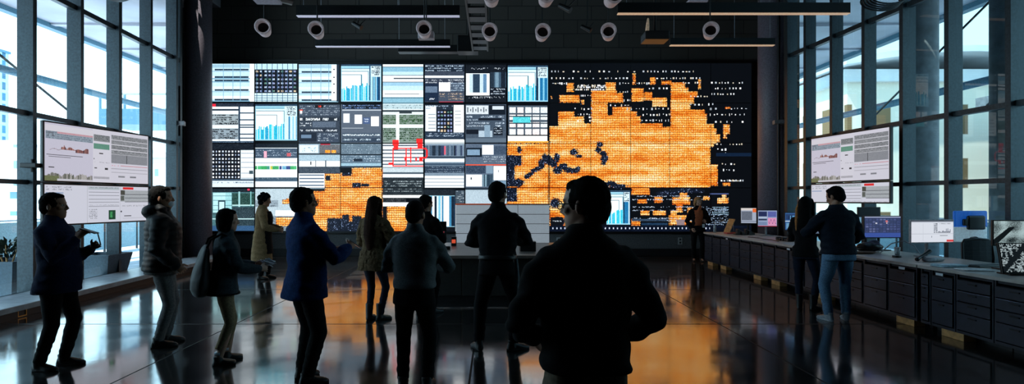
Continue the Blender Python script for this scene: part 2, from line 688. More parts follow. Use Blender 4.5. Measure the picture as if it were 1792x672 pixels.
def cyan_chart(x0, y0, x1, y1):
    R(x0, y0, x1, y1, (150, 205, 228), 4)
    w, h = x1 - x0, y1 - y0
    R(x0 + .02 * w, y0 + .12 * h, x0 + .80 * w, y1 - 2, (206, 236, 246), 4)
    R(x0 + .02 * w, y0 + .18 * h, x0 + .66 * w, y1 - 2, (226, 246, 250), 3)
    R(x0 + .02 * w, y0 + .30 * h, x0 + .50 * w, y1 - 2, (240, 252, 253), 3)
    for q, e in ((.10, .80), (.18, .68), (.28, .5)):
        R(x0 + 1, y0 + q * h, x0 + e * w, y0 + q * h + 1, (70, 100, 120))
        R(x0 + e * w, y0 + q * h, x0 + e * w + 1, y1 - 2, (70, 120, 140))
    x = x0 + 1
    k = 0
    while x < x0 + .70 * w:
        top = y0 + h * (.66 - .18 * (x - x0) / w + random.uniform(-.06, .06))
        R(x, top, x + 2.4, y1 - 2, random.choice([(50, 190, 215), (70, 205, 225), (40, 160, 200), (90, 190, 220)]), 10)
        if k % 3 == 2:
            R(x + 1.5, top - h * .2, x + 2.3, y1 - 2, (235, 250, 250))
        x += 2.6
        k += 1
    cv.vs(x0 + .70 * w, y0 + 2, x1 - 1, y1 - 2, [(18, 40, 66), (30, 110, 160), (170, 215, 235), (24, 60, 96), (120, 190, 220), (200, 230, 242)], 1.5, 4)
    T(x0 + .74 * w, y0 + 3, x1 - 1, y0 + .34 * h, 3.4, (30, 45, 60), (205, 230, 240), .7)
    R(x0, y0, x1, y0 + 3, (40, 66, 90), 8)


def dark_cells(x0, y0, x1, y1, nx, ny):
    cv.cells(x0, y0, x1, y1, nx, ny, (16, 20, 30), [(170, 190, 215), (120, 140, 180), (200, 180, 150), (90, 130, 120), (140, 150, 190)], .55)


# ---- row 1
light_rows(374, 113, 441, 180, (122, 135, 141, 158, 175))
R(441, 113, 449, 180, (235, 246, 250), 4)
R(449, 113, 523, 123, (185, 222, 236), 8); dark_cells(450, 123, 523, 165, 10, 6); R(449, 165, 523, 180, (200, 230, 240), 8)
for q in (169, 173, 177):
    R(449, q, 523, q + 1, (60, 100, 130))
for q in range(452, 523, 9):
    R(q, 113, q + 1, 180, (50, 80, 110))
light_rows(525, 114, 594, 180, (126, 142, 162, 176), 582)
R(591, 114, 596, 180, (26, 40, 56))
cyan_chart(598, 114, 669, 180)
for k, (q, c) in enumerate(((114, W_), (119, (130, 180, 205)), (127, LB), (134, W_), (145, (150, 195, 220)), (152, LB), (160, W_), (172, (130, 180, 200)))):
    R(671, q, 742, q + 13, c, 6)
for q in (118, 133, 145, 173):
    R(671, q, 742, q + 1.4, (40, 60, 80))
R(690, 138.5, 742, 140, (40, 50, 60)); R(674, 166, 735, 167, (80, 90, 100))
R(744, 114, 814, 181, (56, 66, 82), 6); T(744, 115, 814, 127, 4, (150, 170, 190), (30, 40, 54)); R(744, 134, 813, 138.5, W_)
T(744, 140, 814, 148, 4, (170, 180, 190), (52, 60, 76)); R(744, 148, 768, 180, NV, 5); R(745, 153, 766, 164, (96, 116, 140), 8)
R(769, 146, 789, 162, (245, 248, 250)); T(789, 146, 814, 162, 4, (150, 170, 190), (70, 84, 102)); T(745, 173, 768, 180, 5, (190, 200, 215))
T(769, 164, 813, 181, 4.5, (170, 150, 130), (66, 76, 92), .4); R(769, 179.5, 812, 181, (190, 60, 80))
R(815, 115, 886, 181, (20, 26, 34), 4); R(816, 130, 857, 169, (240, 247, 250)); cv.vs(822, 131, 852, 164, [(120, 165, 200), (90, 130, 165), (40, 60, 80), (190, 215, 230)], 2, 7)
cv.vs(858, 128, 885, 155, [(60, 84, 104), (34, 48, 62), (110, 140, 160), (24, 34, 46)], 2, 4); T(858, 156, 885, 168, 4, (160, 175, 190), (18, 24, 34)); T(818, 119, 884, 126, 5, (170, 180, 190), None, .25); T(820, 170, 884, 176, 5, (190, 200, 210), None, .2)
cyan_chart(888, 116, 959, 180)
# ---- row 2
R(374, 183, 448, 251, (228, 240, 246), 4); R(374, 182, 448, 188, (36, 46, 60), 8); R(374, 183, 381, 188, (220, 40, 60)); R(374, 192, 421, 195, (30, 44, 60))
T(374, 201, 421, 220, 3.6, (30, 36, 44), (150, 165, 172), .72, .7); T(374, 226, 421, 245, 3.6, (30, 36, 44), (140, 158, 170), .72, .7); R(421.5, 187, 424, 250, (30, 50, 70))
for q in (199, 211, 220, 224, 236, 243):
    R(424, q - 1, 448, q + 1.4, (40, 62, 84))
R(374, 248, 448, 251, (60, 80, 100), 20)
cyan_chart(450, 184, 523, 247)
R(525, 184, 597, 251, (50, 60, 74), 6); T(526, 185, 597, 204, 3.8, (120, 134, 150), (60, 72, 88), .5); T(553, 185, 568, 190, 5, (255, 70, 50), (20, 20, 26)); R(527, 195, 531, 200, (250, 250, 250)); R(526, 193, 532, 195, (220, 70, 50))
T(526, 207, 595, 213, 6, (215, 225, 232), (30, 38, 50), .75); T(526, 215, 548, 226, 4, (190, 200, 210)); R(549, 214, 590, 224, (84, 98, 116), 8); T(526, 226, 594, 232, 6, (190, 200, 212), (34, 42, 56), .6); R(526, 233, 556, 249, (24, 32, 46)); R(529, 237, 547, 243, (100, 124, 150)); T(557, 234, 594, 250, 3.6, (150, 165, 180), (56, 68, 86), .5)
R(598, 184, 669, 251, (84, 96, 112), 3); T(600, 184, 668, 192, 4, (90, 120, 170), (24, 32, 44)); R(600, 193, 669, 195, (180, 190, 200)); R(602, 200, 613, 216, W_); R(622, 202, 635, 218, (250, 250, 252)); R(637, 207, 649, 218, (70, 90, 130)); T(638, 208, 648, 217, 4, (190, 205, 225)); R(651, 205, 665, 222, (250, 252, 253)); R(600, 225, 637, 226, (170, 180, 190)); T(600, 234, 668, 241, 6, (190, 205, 215), (60, 76, 94), .7); T(600, 242, 668, 250, 6, (150, 170, 185), (50, 64, 82), .7)
R(671, 183, 742, 251, (215, 228, 230), 6); T(671, 184, 742, 192, 4, (90, 110, 120), (180, 205, 212), .3); R(671, 194, 742, 197, (40, 52, 60)); R(700, 196, 722, 200, (50, 60, 66)); T(671, 202, 742, 219, 3.2, (50, 84, 54), (120, 138, 130), .75, .75); R(671, 220, 742, 224, (245, 248, 248)); T(671, 225, 742, 251, 3.3, (44, 74, 50), (128, 146, 140), .72, .7)
R(694, 201, 700, 251, (225, 232, 234), 12)
R(744, 184, 814, 251, (34, 44, 58), 5); R(745, 186, 764, 231, (228, 240, 246)); R(795, 185, 813, 233, (246, 249, 250)); dark_cells(766, 194, 794, 240, 5, 7); T(745, 185, 794, 196, 4, (130, 150, 170))
for q in (201, 207, 213, 219, 225):
    R(750, q, 763, q + 1.2, (70, 90, 105)); R(797, q - 6, 808, q - 5, (100, 120, 130))
T(745, 233, 813, 243, 4, (150, 170, 190), (40, 54, 72), .5); R(744, 245, 813, 249, (225, 236, 242), 5)
R(815, 184, 886, 251, (66, 80, 96), 5); R(816, 186, 855, 201, (205, 215, 222), 8)
for k in range(8):
    R(818 + k * 4.6, 189 + (k % 2) * 3, 820 + k * 4.6, 198 - (k % 2) * 2, (90, 100, 110))
R(856, 185, 885, 202, (20, 28, 38)); R(862, 187, 882, 193, (200, 212, 222)); T(816, 203, 884, 224, 5.2, (150, 166, 182), (62, 76, 92), .6); R(838, 208, 878, 212, (24, 30, 40)); R(816, 228, 838, 236, (20, 26, 36)); R(838, 230, 862, 241, (170, 190, 205), 8); R(848, 220, 858, 241, (130, 155, 175), 6); T(864, 224, 880, 238, 4, (150, 165, 180), (24, 32, 42)); R(816, 243, 886, 250, (90, 106, 122))
cv.cells(889, 186, 958, 237, 5, 4, (70, 84, 98), [(225, 236, 240), (236, 226, 226), (216, 230, 236), (240, 236, 236)], .82); R(889, 204, 958, 206, (50, 62, 74)); R(897, 206, 928, 216, (80, 200, 210), 14); R(889, 216, 958, 218, (46, 58, 70)); R(888, 239, 958, 248, (240, 244, 244)); R(888, 248, 960, 251, (255, 170, 70), 20)
# ---- row 3
R(374, 252, 448, 328, (212, 228, 236), 5); R(374, 252, 448, 263, (24, 32, 42), 8); cv.cells(374, 262, 425, 314, 9, 8, (20, 24, 32), [(190, 205, 220), (150, 165, 190), (210, 215, 225), (230, 236, 240)], .5); R(426, 264, 447, 312, (226, 236, 242), 5)
for q in (268, 276, 284, 293, 303, 312, 320):
    R(426, q, 448, q + 1, (110, 130, 150))
R(374, 314, 448, 317, (60, 80, 100), 10); T(374, 318, 448, 324, 4, (90, 110, 130), None, .4); R(440, 299, 447, 305, (60, 80, 90))
R(450, 252, 523, 328, (232, 241, 245), 3); R(450, 252, 523, 259, (20, 28, 38), 6); R(450, 260, 523, 277, (62, 80, 100), 8); T(450, 262, 523, 276, 4, (140, 160, 180), None, .4); R(465, 265, 470, 276, (250, 170, 190)); R(505, 268, 512, 274, (190, 90, 100)); R(450, 285, 523, 286, (110, 130, 150))
x = 450
while x < 522:
    ww = random.uniform(3, 7)
    R(x, 291, min(x + ww, 522), 297, random.choice([(60, 160, 96), (80, 180, 120), (50, 70, 130), (110, 170, 200), (190, 190, 80), (240, 150, 50), (70, 150, 130)]), 10)
    x += ww + .4
T(450, 311, 523, 318, 4, (90, 110, 120), (60, 84, 104), .5); R(450, 319, 523, 328, (225, 236, 242))
R(525, 252, 597, 330, (140, 165, 182), 6); R(526, 254, 559, 268, (215, 230, 238)); T(530, 257, 556, 266, 5, (90, 150, 180), None, .3); R(561, 253, 597, 269, (96, 100, 106), 12); R(563, 251.5, 580, 253.5, (170, 40, 60)); R(571, 263, 580, 268, (250, 150, 40), 30); R(582, 263, 590, 268, (250, 160, 50), 30)
R(525, 269, 597, 271, (14, 20, 28)); R(526, 272, 597, 281, (160, 188, 204), 10); R(526, 282, 597, 292, (238, 244, 246)); R(545, 283, 546.5, 289, (40, 50, 60)); R(554, 281, 555.5, 292, (60, 80, 96)); R(571, 281, 572.5, 292, (60, 80, 96)); R(525, 292, 597, 304, (56, 68, 82), 12)
R(525, 304, 570, 329, (238, 243, 246))
for q in (306, 312, 318, 324):
    R(526, q, 569, q + 2, (60, 84, 110))
T(598, 252, 669, 270, 3, (120, 142, 158), (96, 116, 132), .6); R(598, 269.5, 670, 271.5, (14, 20, 28)); T(598, 272, 669, 286, 4, (150, 170, 186), (90, 112, 130), .5); R(620, 278, 636, 283, (30, 42, 56)); R(598, 286, 669, 291, (150, 186, 204), 8); R(598, 291, 669, 294, (40, 54, 68))
R(671, 252, 742, 329, (225, 233, 238), 4)
for q in (254, 262, 268, 275, 281, 287, 293):
    R(671, q, 742, q + 1.6, (60, 74, 90), 10)
R(671, 294, 742, 302, (190, 206, 214), 8); R(671, 302, 742, 305, (60, 76, 90)); R(671, 311, 742, 315, (70, 84, 96), 22)
R(744, 246, 814, 252, (220, 234, 240)); R(744, 252, 814, 329, (120, 140, 158), 6); cv.vs(744, 255, 814, 273, [(34, 46, 60), (70, 90, 110), (110, 130, 150), (50, 60, 90)], 1.5, 4); R(778, 256, 781, 271, (210, 90, 110)); R(744, 274, 814, 277, (40, 54, 70)); R(744, 277.5, 814, 284, (226, 238, 243)); R(744, 286, 814, 290, (60, 80, 100)); T(744, 291, 814, 303, 4, (90, 110, 130), (44, 58, 76), .5)
R(744, 307, 813, 329, (236, 243, 246), 2)
for q in (307, 313, 319, 325):
    R(744, q, 813, q + 1.2, (80, 104, 124))
R(815, 252, 886, 329, (84, 100, 120), 6); R(816, 259, 844, 275, (20, 30, 42)); R(818, 262, 840, 272, (120, 150, 176), 6); R(844, 254, 864, 271, (236, 243, 247)); R(865, 256, 886, 271, (60, 76, 96), 8); T(845, 273, 886, 286, 4, (150, 166, 180), (84, 98, 116), .5); R(815, 287.5, 886, 289.5, (220, 80, 50)); R(816, 290, 850, 304, (50, 66, 86), 12); R(851, 290, 863, 304, (120, 146, 166)); R(864, 291, 886, 316, (236, 242, 245)); R(872, 298, 873.5, 302, (30, 40, 50)); R(816, 306, 844, 327, (228, 235, 239)); R(824, 311, 826, 315, (40, 50, 60)); cv.vs(845, 306, 863, 327, [(40, 60, 76), (120, 150, 166), (70, 90, 106)], 1.5, 3); R(864, 317, 886, 328, (110, 140, 164), 8)
# ---- row 4
R(374, 330, 449, 404, (70, 110, 116), 10); R(374, 330, 449, 336, (28, 40, 48), 8); R(437, 330, 441, 333, (250, 60, 90)); R(376, 337, 398, 372, (176, 222, 228), 6); R(398, 337, 409, 372, (150, 206, 212), 6)
for q in (342, 350, 359, 367):
    R(376, q, 409, q + 1, (90, 130, 140))
R(385, 350, 398, 372, (40, 66, 78)); R(387, 353, 396, 370, (190, 225, 232)); R(410, 338, 449, 360, (40, 70, 66), 14); R(421, 335, 424, 404, (150, 200, 204)); R(410, 358, 449, 360, (180, 220, 220)); R(430, 362, 434, 404, (150, 190, 196)); R(442, 335, 444, 360, (120, 180, 180)); R(374, 372, 449, 376, (60, 90, 96)); R(410, 362, 449, 395, (44, 62, 70), 14); R(374, 382, 449, 384, (170, 205, 208)); R(374, 395, 449, 404, (50, 84, 120), 5)
R(450, 330, 524, 404, (176, 196, 206), 8); T(450, 350, 490, 362, 4, (90, 104, 116), (140, 158, 170), .5); R(485, 368, 520, 378, (240, 244, 246)); R(450, 378, 524, 404, (110, 126, 136), 20)
R(671, 312, 742, 340, (34, 42, 48), 10); T(673, 316, 740, 338, 4.2, (130, 144, 150), None, .6, .35); R(671, 341, 742, 346, (226, 232, 232), 8); R(671, 347, 712, 354, (40, 44, 48), 20); R(671, 354, 725, 361, (230, 234, 234))
R(742, 331, 797, 405, (150, 200, 220), 5); cv.vs(752, 343, 797, 396, [(30, 60, 90), (60, 130, 170), (210, 232, 240), (120, 190, 215), (20, 34, 50), (236, 242, 244)], 1.5, 5); R(742, 331, 797, 342, (26, 34, 42), 8); T(798, 333, 814, 356, 3, (150, 165, 175), (60, 74, 86), .6); R(815, 330, 887, 358, (170, 190, 202), 7); R(815, 329, 887, 332, (40, 54, 68)); R(798, 358, 887, 405, (160, 170, 178), 5); R(742, 397, 798, 405, (14, 18, 24), 8)

# ---- the amber maps
ora = np.zeros((cv.h, cv.w), bool)
spk = np.zeros((cv.h, cv.w), bool)


def OR(x0, y0, x1, y1, v=True, a=ora):
    a[cv.sl(x0, y0, x1, y1)] = v


for r in ((887, 251, 960, 358), (961, 222, 976, 329), (976, 196, 1005, 329), (1005, 205, 1022, 329), (1022, 217, 1033, 329), (978, 168, 1014, 182), (991, 147, 1004, 163),
          (1016, 177, 1022, 184), (963, 170, 966, 177), (1033, 160, 1078, 182), (1058, 146, 1076, 170), (1076, 165, 1089, 182), (1033, 182, 1062, 329), (1062, 203, 1071, 329), (1070, 188, 1102, 329),
          (1102, 156, 1124, 180), (1125, 163, 1139, 178), (1135, 137, 1145, 150), (1104, 130, 1110, 150), (1102, 196, 1112, 329), (1112, 204, 1119, 329), (1119, 217, 1157, 329), (1157, 223, 1170, 329),
          (1139, 173, 1165, 188), (1155, 143, 1172, 150), (1170, 146, 1196, 329), (1196, 155, 1202, 329), (1202, 162, 1218, 172), (1202, 172, 1212, 183), (1202, 183, 1206, 192), (1202, 193, 1231, 329), (1231, 200, 1235, 329),
          (1235, 218, 1246, 258), (1246, 226, 1251, 252), (1251, 236, 1257, 250), (1235, 258, 1241, 329), (1241, 288, 1253, 326), (1262, 219, 1274, 236), (1262, 232, 1269, 244), (1266, 188, 1275, 192),
          (1261, 320, 1275, 326), (1219, 140, 1224, 158), (961, 329, 1033, 395), (1033, 329, 1060, 332), (1102, 329, 1135, 341), (1113, 348, 1130, 356), (1142, 344, 1157, 355), (1173, 345, 1205, 358), (1185, 336, 1200, 345), (1180, 358, 1192, 372),
          (1118, 368, 1134, 377), (1140, 368, 1163, 377), (1170, 368, 1181, 378), (1168, 376, 1213, 394), (1200, 363, 1213, 376), (1228, 343, 1240, 350), (1252, 346, 1272, 356), (1260, 338, 1268, 347), (1102, 383, 1118, 395),
          (570, 304, 598, 405), (597, 294, 671, 405), (545, 338, 571, 405), (525, 336, 546, 405), (510, 343, 526, 352), (504, 347, 516, 356), (497, 349, 508, 357), (486, 380, 526, 396), (678, 361, 714, 405), (545, 334, 571, 340)):
    OR(*r)
for r in ((1060, 332, 1102, 396), (597, 290, 617, 303), (600, 303, 616, 308), (618, 321, 633, 328), (634, 322, 647, 327), (887, 272, 900, 327), (900, 273, 912, 290), (572, 308, 580, 316), (600, 376, 612, 405), (575, 382, 600, 405), (618, 378, 634, 405), (612, 388, 622, 405), (887, 329, 904, 352)):
    OR(*r, v=False)
    OR(*r, a=spk)
OR(1060, 332, 1102, 396, v=False, a=spk); OR(597, 290, 617, 303, v=False, a=spk)


def blob(x, y, rx, ry):
    yy, xx = np.mgrid[0:cv.h, 0:cv.w]
    q = ((xx + X0 - x) / rx) ** 2 + ((yy + Y0 - y) / ry) ** 2 + RNG.normal(0, .22, (cv.h, cv.w)) < 1
    ora[q] = False
    spk[q] = True


for bl in ((922, 309, 5, 4), (928, 304, 5, 3), (934, 299, 6, 3.4), (941, 295, 6, 3.5), (947, 287, 6, 8), (953, 276, 5, 7), (960, 280, 6, 8), (967, 286, 6, 6), (973, 276, 5, 8), (975, 297, 8, 7), (985, 291, 7, 5), (993, 297, 8, 5), (1003, 299, 9, 4), (1011, 295, 4, 4),
           (1003, 266, 7, 5), (1012, 273, 6, 3), (1048, 253, 5, 4), (1045, 262, 5, 5), (1053, 268, 6, 4), (1056, 277, 6, 6), (1054, 285, 4, 4), (1066, 322, 10, 5), (1080, 326, 14, 4), (908, 262, 4, 6), (905, 320, 10, 7), (1165, 338, 20, 5), (1200, 333, 30, 4), (970, 355, 8, 9), (975, 388, 12, 9)):
    blob(*bl)
# ragged outline
pad = RNG.random(ora.shape) < .35
edge = ora ^ (np.roll(ora, 1, 0) & np.roll(ora, -1, 0) & np.roll(ora, 2, 1) & np.roll(ora, -2, 1) & ora)
ora &= ~(edge & pad)
spk |= (edge & pad)
yy, xx = np.mgrid[0:cv.h, 0:cv.w]
low = np.array([[noise.noise(Vector((x * .006, y * .075, 3.1))) + .6 * noise.noise(Vector((x * .05, y * .16, 7.7))) for x in range(0, cv.w, 3)] for y in range(cv.h)])
low = np.repeat(low, 3, 1)[:, :cv.w]
pal = np.array([(206, 96, 18), (240, 136, 36), (255, 176, 72), (255, 206, 122), (255, 236, 190)], float)
tt = np.clip(1.9 + low * 2.3 + RNG.normal(0, .85, ora.shape), 0, 3.999)
ti = tt.astype(int)
colo = pal[ti] * (1 - (tt - ti))[..., None] + pal[ti + 1] * (tt - ti)[..., None]
colo[(yy % 4) == 0] *= np.array((.62, .45, .3))
colo[(xx % 4) == 1] *= np.array((.86, .74, .6))
cv.a[ora] = colo[ora]
nv = np.array((14, 20, 34)) + np.clip(RNG.normal(0, 1, spk.shape) - 1.0, 0, 3)[..., None] * np.array((90, 100, 120))
cv.a[spk & ~ora] = nv[spk & ~ora]
cyan_chart(1060, 333, 1101, 393)
# labels strewn over the dark map: rows of small marks
for y, x0, x1, st in ((127, 964, 1100, 8), (127, 1106, 1215, 7), (139, 964, 1100, 7), (139, 1146, 1225, 5), (148, 1078, 1100, 5), (148, 1112, 1135, 4), (147, 1192, 1228, 6), (157, 1133, 1168, 5), (147, 1241, 1285, 7), (147, 1290, 1296, 5),
                      (157, 1242, 1296, 6), (167, 1242, 1282, 6), (184, 1205, 1245, 7), (192, 1240, 1302, 6), (202, 1240, 1302, 6), (215, 1248, 1302, 9), (192, 1095, 1168, 7), (202, 1122, 1170, 6), (212, 1120, 1170, 6), (171, 1205, 1235, 6), (253, 1250, 1296, 5),
                      (262, 1252, 1272, 6), (269, 1252, 1272, 6), (288, 1260, 1284, 8), (298, 1262, 1284, 6), (317, 1258, 1298, 3), (170, 1016, 1033, 4), (186, 1060, 1100, 6), (192, 1005, 1033, 6), (202, 1005, 1033, 5), (213, 1010, 1033, 6), (155, 1008, 1058, 2.2), (159, 1006, 1056, 2.2), (152, 1010, 1058, 2.6),
                      (163, 1083, 1101, 4), (178, 1090, 1101, 5), (207, 1030, 1034, 4), (148, 961, 992, 4)):
    x = x0
    while x < x1:
        if random.random() < .85:
            R(x, y - 1.5 + random.uniform(-.6, .6), x + random.choice((1, 2, 2, 3)), y + random.choice((.5, 1, 1.5)), random.choice([(220, 225, 230), (170, 180, 190), (240, 240, 240), (200, 190, 170)]))
        x += st * random.uniform(.7, 1.3)
# lower band of the dark map
for y in (341, 347, 360, 366, 380, 384):
    T(1103, y, 1230, y + 3.5, 3.5, (150, 165, 185), None, .42)
    T(1232, y + 18 if y < 360 else y, 1272, y + 20, 3.5, (130, 150, 175), None, .3)
R(1103, 383, 1165, 387, (44, 62, 84), 14); R(1120, 390, 1166, 394, (26, 50, 76), 10); R(1181, 384, 1195, 394, (130, 112, 116), 4); R(1240, 338, 1272, 340, (70, 84, 130))
for q in (362, 366, 371, 374):
    R(1243, q, 1272, q + 1.4, (120, 150, 170), 20)
R(961, 395, 1312, 405, (9, 16, 32), 3)
for q in range(966, 1300, 7):
    R(q, 398, q + 2, 401, (190, 200, 220), 20)
R(963, 380, 985, 395, (12, 14, 20)); T(966, 385, 984, 391, 4, (190, 200, 210), None, .4)
R(1250, 268, 1312, 274, (14, 30, 52), 2); R(1240, 398, 1312, 405, (7, 12, 22))
# the red line drawing
RD = (250, 40, 40)
for r in ((688, 246, 699, 254), (690, 254, 698, 262), (730, 244, 741, 252), (732, 252, 741, 260), (688, 259, 743, 261), (688, 261, 690, 292), (690, 290, 742, 292.5), (711, 260, 713, 292), (719, 258, 721, 285), (743, 259, 747, 262), (746, 262, 748.5, 275), (741, 275, 747, 278), (708, 275, 722, 277), (735, 275, 741, 283), (728, 276, 731, 282), (709, 277, 712, 281), (681, 285, 688, 289)):
    R(*r, RD)

VW = thing('video_wall', 'huge tiled video wall of data windows and an amber map on the back wall', 'video wall', (0, D - .02, 0))
k = D / F
fr = MB()
px = lambda x: (x - CX) * k
pz = lambda y: EYE - (y - HY) * k
fr.box(px(370), -.10, pz(408), px(1314), .02, pz(109))
fr.box(px(362), -.13, pz(109.5), px(1326), .02, pz(106.5))
fr.build('mounting_frame', M['black_plastic'], VW)
for i in range(13):
    for j in range(4):
        a, b, c, d = COLX[i] + .45, ROWY[j] + .45, COLX[i + 1] - .45, ROWY[j + 1] - .45
        arr = cv.a[int(round(ROWY[j] - Y0)):int(round(ROWY[j + 1] - Y0)), int(round(COLX[i] - X0)):int(round(COLX[i + 1] - X0))]
        o = grid_screen('display_panel', (c - a) * k, (d - b) * k, arr, M['scr_wall'], VW)
        o.location = (px((a + c) / 2), -.104, pz((b + d) / 2))
# ================================================================== people
def cloth(name, col, sheen=0.0, rough=.9, n=60, amt=.3, bump=.25):
    return mat('cloth_' + name, col, rough, nscale=n, namt=amt, bump=bump, bscale=260, spec=.15, sheen=sheen)


SKIN = {'tan': mat('skin_tan', (168, 118, 92), .5, nscale=25, namt=.08), 'pale': mat('skin_pale', (206, 158, 134), .5, nscale=25, namt=.08), 'brown': mat('skin_brown', (120, 80, 60), .5, nscale=25, namt=.08)}
HAIR = {'black': mat('hair_black', (11, 10, 10), .85, nscale=90, namt=.4, spec=.1), 'brown': mat('hair_brown', (46, 28, 20), .85, nscale=90, namt=.5, spec=.1), 'blond': mat('hair_blond', (176, 132, 84), .85, nscale=90, namt=.4), 'grey': mat('hair_dark_grey', (26, 23, 23), .85, nscale=90, namt=.4, spec=.1)}
EYE_M = mat('eye', (30, 22, 20), .15)
WHITE_E = mat('eye_white', (200, 196, 190), .3)

# torso section by height: z/H -> half width, half depth, centre y (fractions of H)
TOR = [(.24, .128, .100, -.004), (.36, .120, .094, -.006), (.44, .112, .086, -.007), (.50, .109, .083, -.007), (.55, .104, .078, -.003), (.60, .102, .074, .002), (.66, .106, .076, .004),
       (.72, .113, .078, .004), (.75, .116, .074, .002), (.775, .114, .068, -.002), (.797, .105, .061, -.006), (.815, .091, .054, -.009), (.832, .072, .047, -.011), (.845, .052, .042, -.010), (.862, .041, .040, -.006), (.882, .039, .039, -.001)]


def tor(zf):
    for (a, b) in zip(TOR[:-1], TOR[1:]):
        if zf <= b[0]:
            t = max(0.0, (zf - a[0]) / (b[0] - a[0]))
            return [a[i] + (b[i] - a[i]) * t for i in (1, 2, 3)]
    return list(TOR[-1][1:])


def ik(S, Wt, l1, l2, pole):
    S, Wt, pole = Vector(S), Vector(Wt), Vector(pole)
    d = Wt - S
    L = min(d.length, (l1 + l2) * .995)
    dn = d.normalized()
    Wt = S + dn * L
    a = (l1 * l1 - l2 * l2 + L * L) / (2 * L)
    h = math.sqrt(max(0.0, l1 * l1 - a * a))
    p = (pole - dn * pole.dot(dn)).normalized()
    return S + dn * a + p * h, Wt


def person(label, loc, heading, H=1.74, skin='tan', girth=1.0, female=False, belly=0.0, lean=0.0, twist=0.0, head=(0, 0, 0),
           arms=None, legs=None, upper=None, lower=None, shoes=None, hair=None, poles=None, curl=(.7, .7), palm=(None, None), group=None, hk=1.09):
    """figure standing at loc, facing +Y turned by heading (deg); arms: wrist targets (left, right) in metres; legs: (x, y, yaw) of each foot"""
    root = thing('person', label, 'person', loc, math.radians(heading), group)
    sx = (.91 if female else 1.0)
    piv = Vector((0, -.005 * H, .53 * H))
    LM = Matrix.Translation(piv) @ Matrix.Rotation(math.radians(-lean), 4, 'X') @ Matrix.Rotation(math.radians(twist), 4, 'Z') @ Matrix.Translation(-piv)

    def T_(p):                      # the spine leans gradually from the hips up
        p = Vector(p)
        t = min(1.0, max(0.0, (p.z / H - .46) / .12))
        return p.lerp(LM @ p, t)

    def torso(mb, z0, z1, grow=1.0, dg=0.0, n=26, flare=0.0, yoff=0.0, step=.02):
        rings = []
        m = max(3, int((z1 - z0) / step))
        for i in range(m + 1):
            zf = z0 + (z1 - z0) * i / m
            a, b, cy = tor(zf)
            wv = sx * (1.0 if zf > .56 or not female else 1.08)
            if female and .57 < zf < .66:
                wv *= .93
            bl = belly * max(0.0, 1 - abs(zf - .57) / .13)
            g = girth if zf < .80 else 1 + (girth - 1) * .4
            fl = 1 + flare * max(0.0, (.56 - zf) / .3)
            a = (a * wv * g * fl * grow) * H + dg
            b = (b * g * fl * grow) * H + dg + bl * .5
            c = Vector((0, cy * H + bl * .5 + yoff, zf * H))
            ring = []
            for j in range(n):
                ph = 2 * PI * j / n
                cx, sy = math.cos(ph), math.sin(ph)
                e = .84
                ring.append(T_(c + Vector((a * math.copysign(abs(cx) ** e, cx), b * math.copysign(abs(sy) ** e, sy), 0))))
            rings.append(ring)
        mb.loft(rings)

    # ---- joints
    sh = {s: T_((s * .102 * H * sx * (.6 + .4 * girth), -.006 * H, .782 * H)) for s in (-1, 1)}
    arms = arms or ((-.28, .02, .46 * H), (.28, .02, .46 * H))
    poles = poles or ((-.6, -1, -.4), (.6, -1, -.4))
    el, wr_ = {}, {}
    for s, tgt, po in ((-1, arms[0], poles[0]), (1, arms[1], poles[1])):
        el[s], wr_[s] = ik(sh[s], tgt, .176 * H, .150 * H, po)
    legs = legs or ((-.10, 0, 8), (.10, 0, -8))
    hp, kn, an = {}, {}, {}
    for s, (fx, fy, fyaw) in ((-1, legs[0]), (1, legs[1])):
        hp[s] = Vector((s * .052 * H, -.004 * H, .485 * H))
        an[s] = Vector((fx, fy, .05 * H))
        fw = Vector((-math.sin(math.radians(fyaw)) * 1, math.cos(math.radians(fyaw)), 0))
        kn[s], _ = ik(hp[s], an[s], .225 * H, .222 * H, fw + Vector((s * .12, 0, 0)))
    # ---- head
    nb = T_((0, -.012 * H, .865 * H))
    hs = H / 1.75 * (0.98 if female else 1.0) * hk
    HM = Matrix.Translation(nb + Vector((0, .012, .105 * hs)) + Vector((0, math.sin(math.radians(-head[1])) * .05, 0))) @ Euler((math.radians(head[1]), math.radians(head[2]), math.radians(head[0])), 'XYZ').to_matrix().to_4x4() @ Matrix.Scale(hs, 4)
    hl = lambda x, y, z: HM @ Vector((x, y, z))
    b = MB()
    prof = [(-.119, .060, .018, .016), (-.112, .054, .034, .034), (-.095, .040, .046, .055), (-.07, .022, .056, .074), (-.035, .008, .066, .088), (0, .001, .073, .096), (.035, -.002, .076, .099),
            (.07, -.006, .071, .093), (.095, -.008, .056, .075), (.112, -.010, .033, .044), (.119, -.010, .012, .016)]
    b.loft([[hl(a * math.cos(2 * PI * j / 22), cy + q * math.sin(2 * PI * j / 22), z) for j in range(22)] for z, cy, a, q in prof])
    b.limb([(hl(0, .094, .018), .007), (hl(0, .105, -.008), .010), (hl(0, .113, -.026), .0135), (hl(0, .098, -.038), .009)], n=10)
    for s in (-1, 1):
        b.ell(hl(s * .013, .098, -.032), (.009 * hs, .011 * hs, .008 * hs), 8, 6)
        b.limb([(hl(s * .014, .093, .024), .008), (hl(s * .05, .078, .022), .007)], n=8)      # brow
        b.ell(hl(s * .045, .062, -.02), (.022 * hs, .024 * hs, .018 * hs), 10, 7)              # cheek
        E = HM.to_3x3() @ Matrix.Rotation(s * -.35, 3, 'Z')
        b.ell(hl(s * .078, -.008, -.008), (.009, .020, .033), 12, 8, E)                        # ear
    b.ell(hl(0, .088, -.060), (.024 * hs, .012 * hs, .006 * hs), 10, 6)                        # lips
    b.ell(hl(0, .086, -.071), (.020 * hs, .012 * hs, .007 * hs), 10, 6)
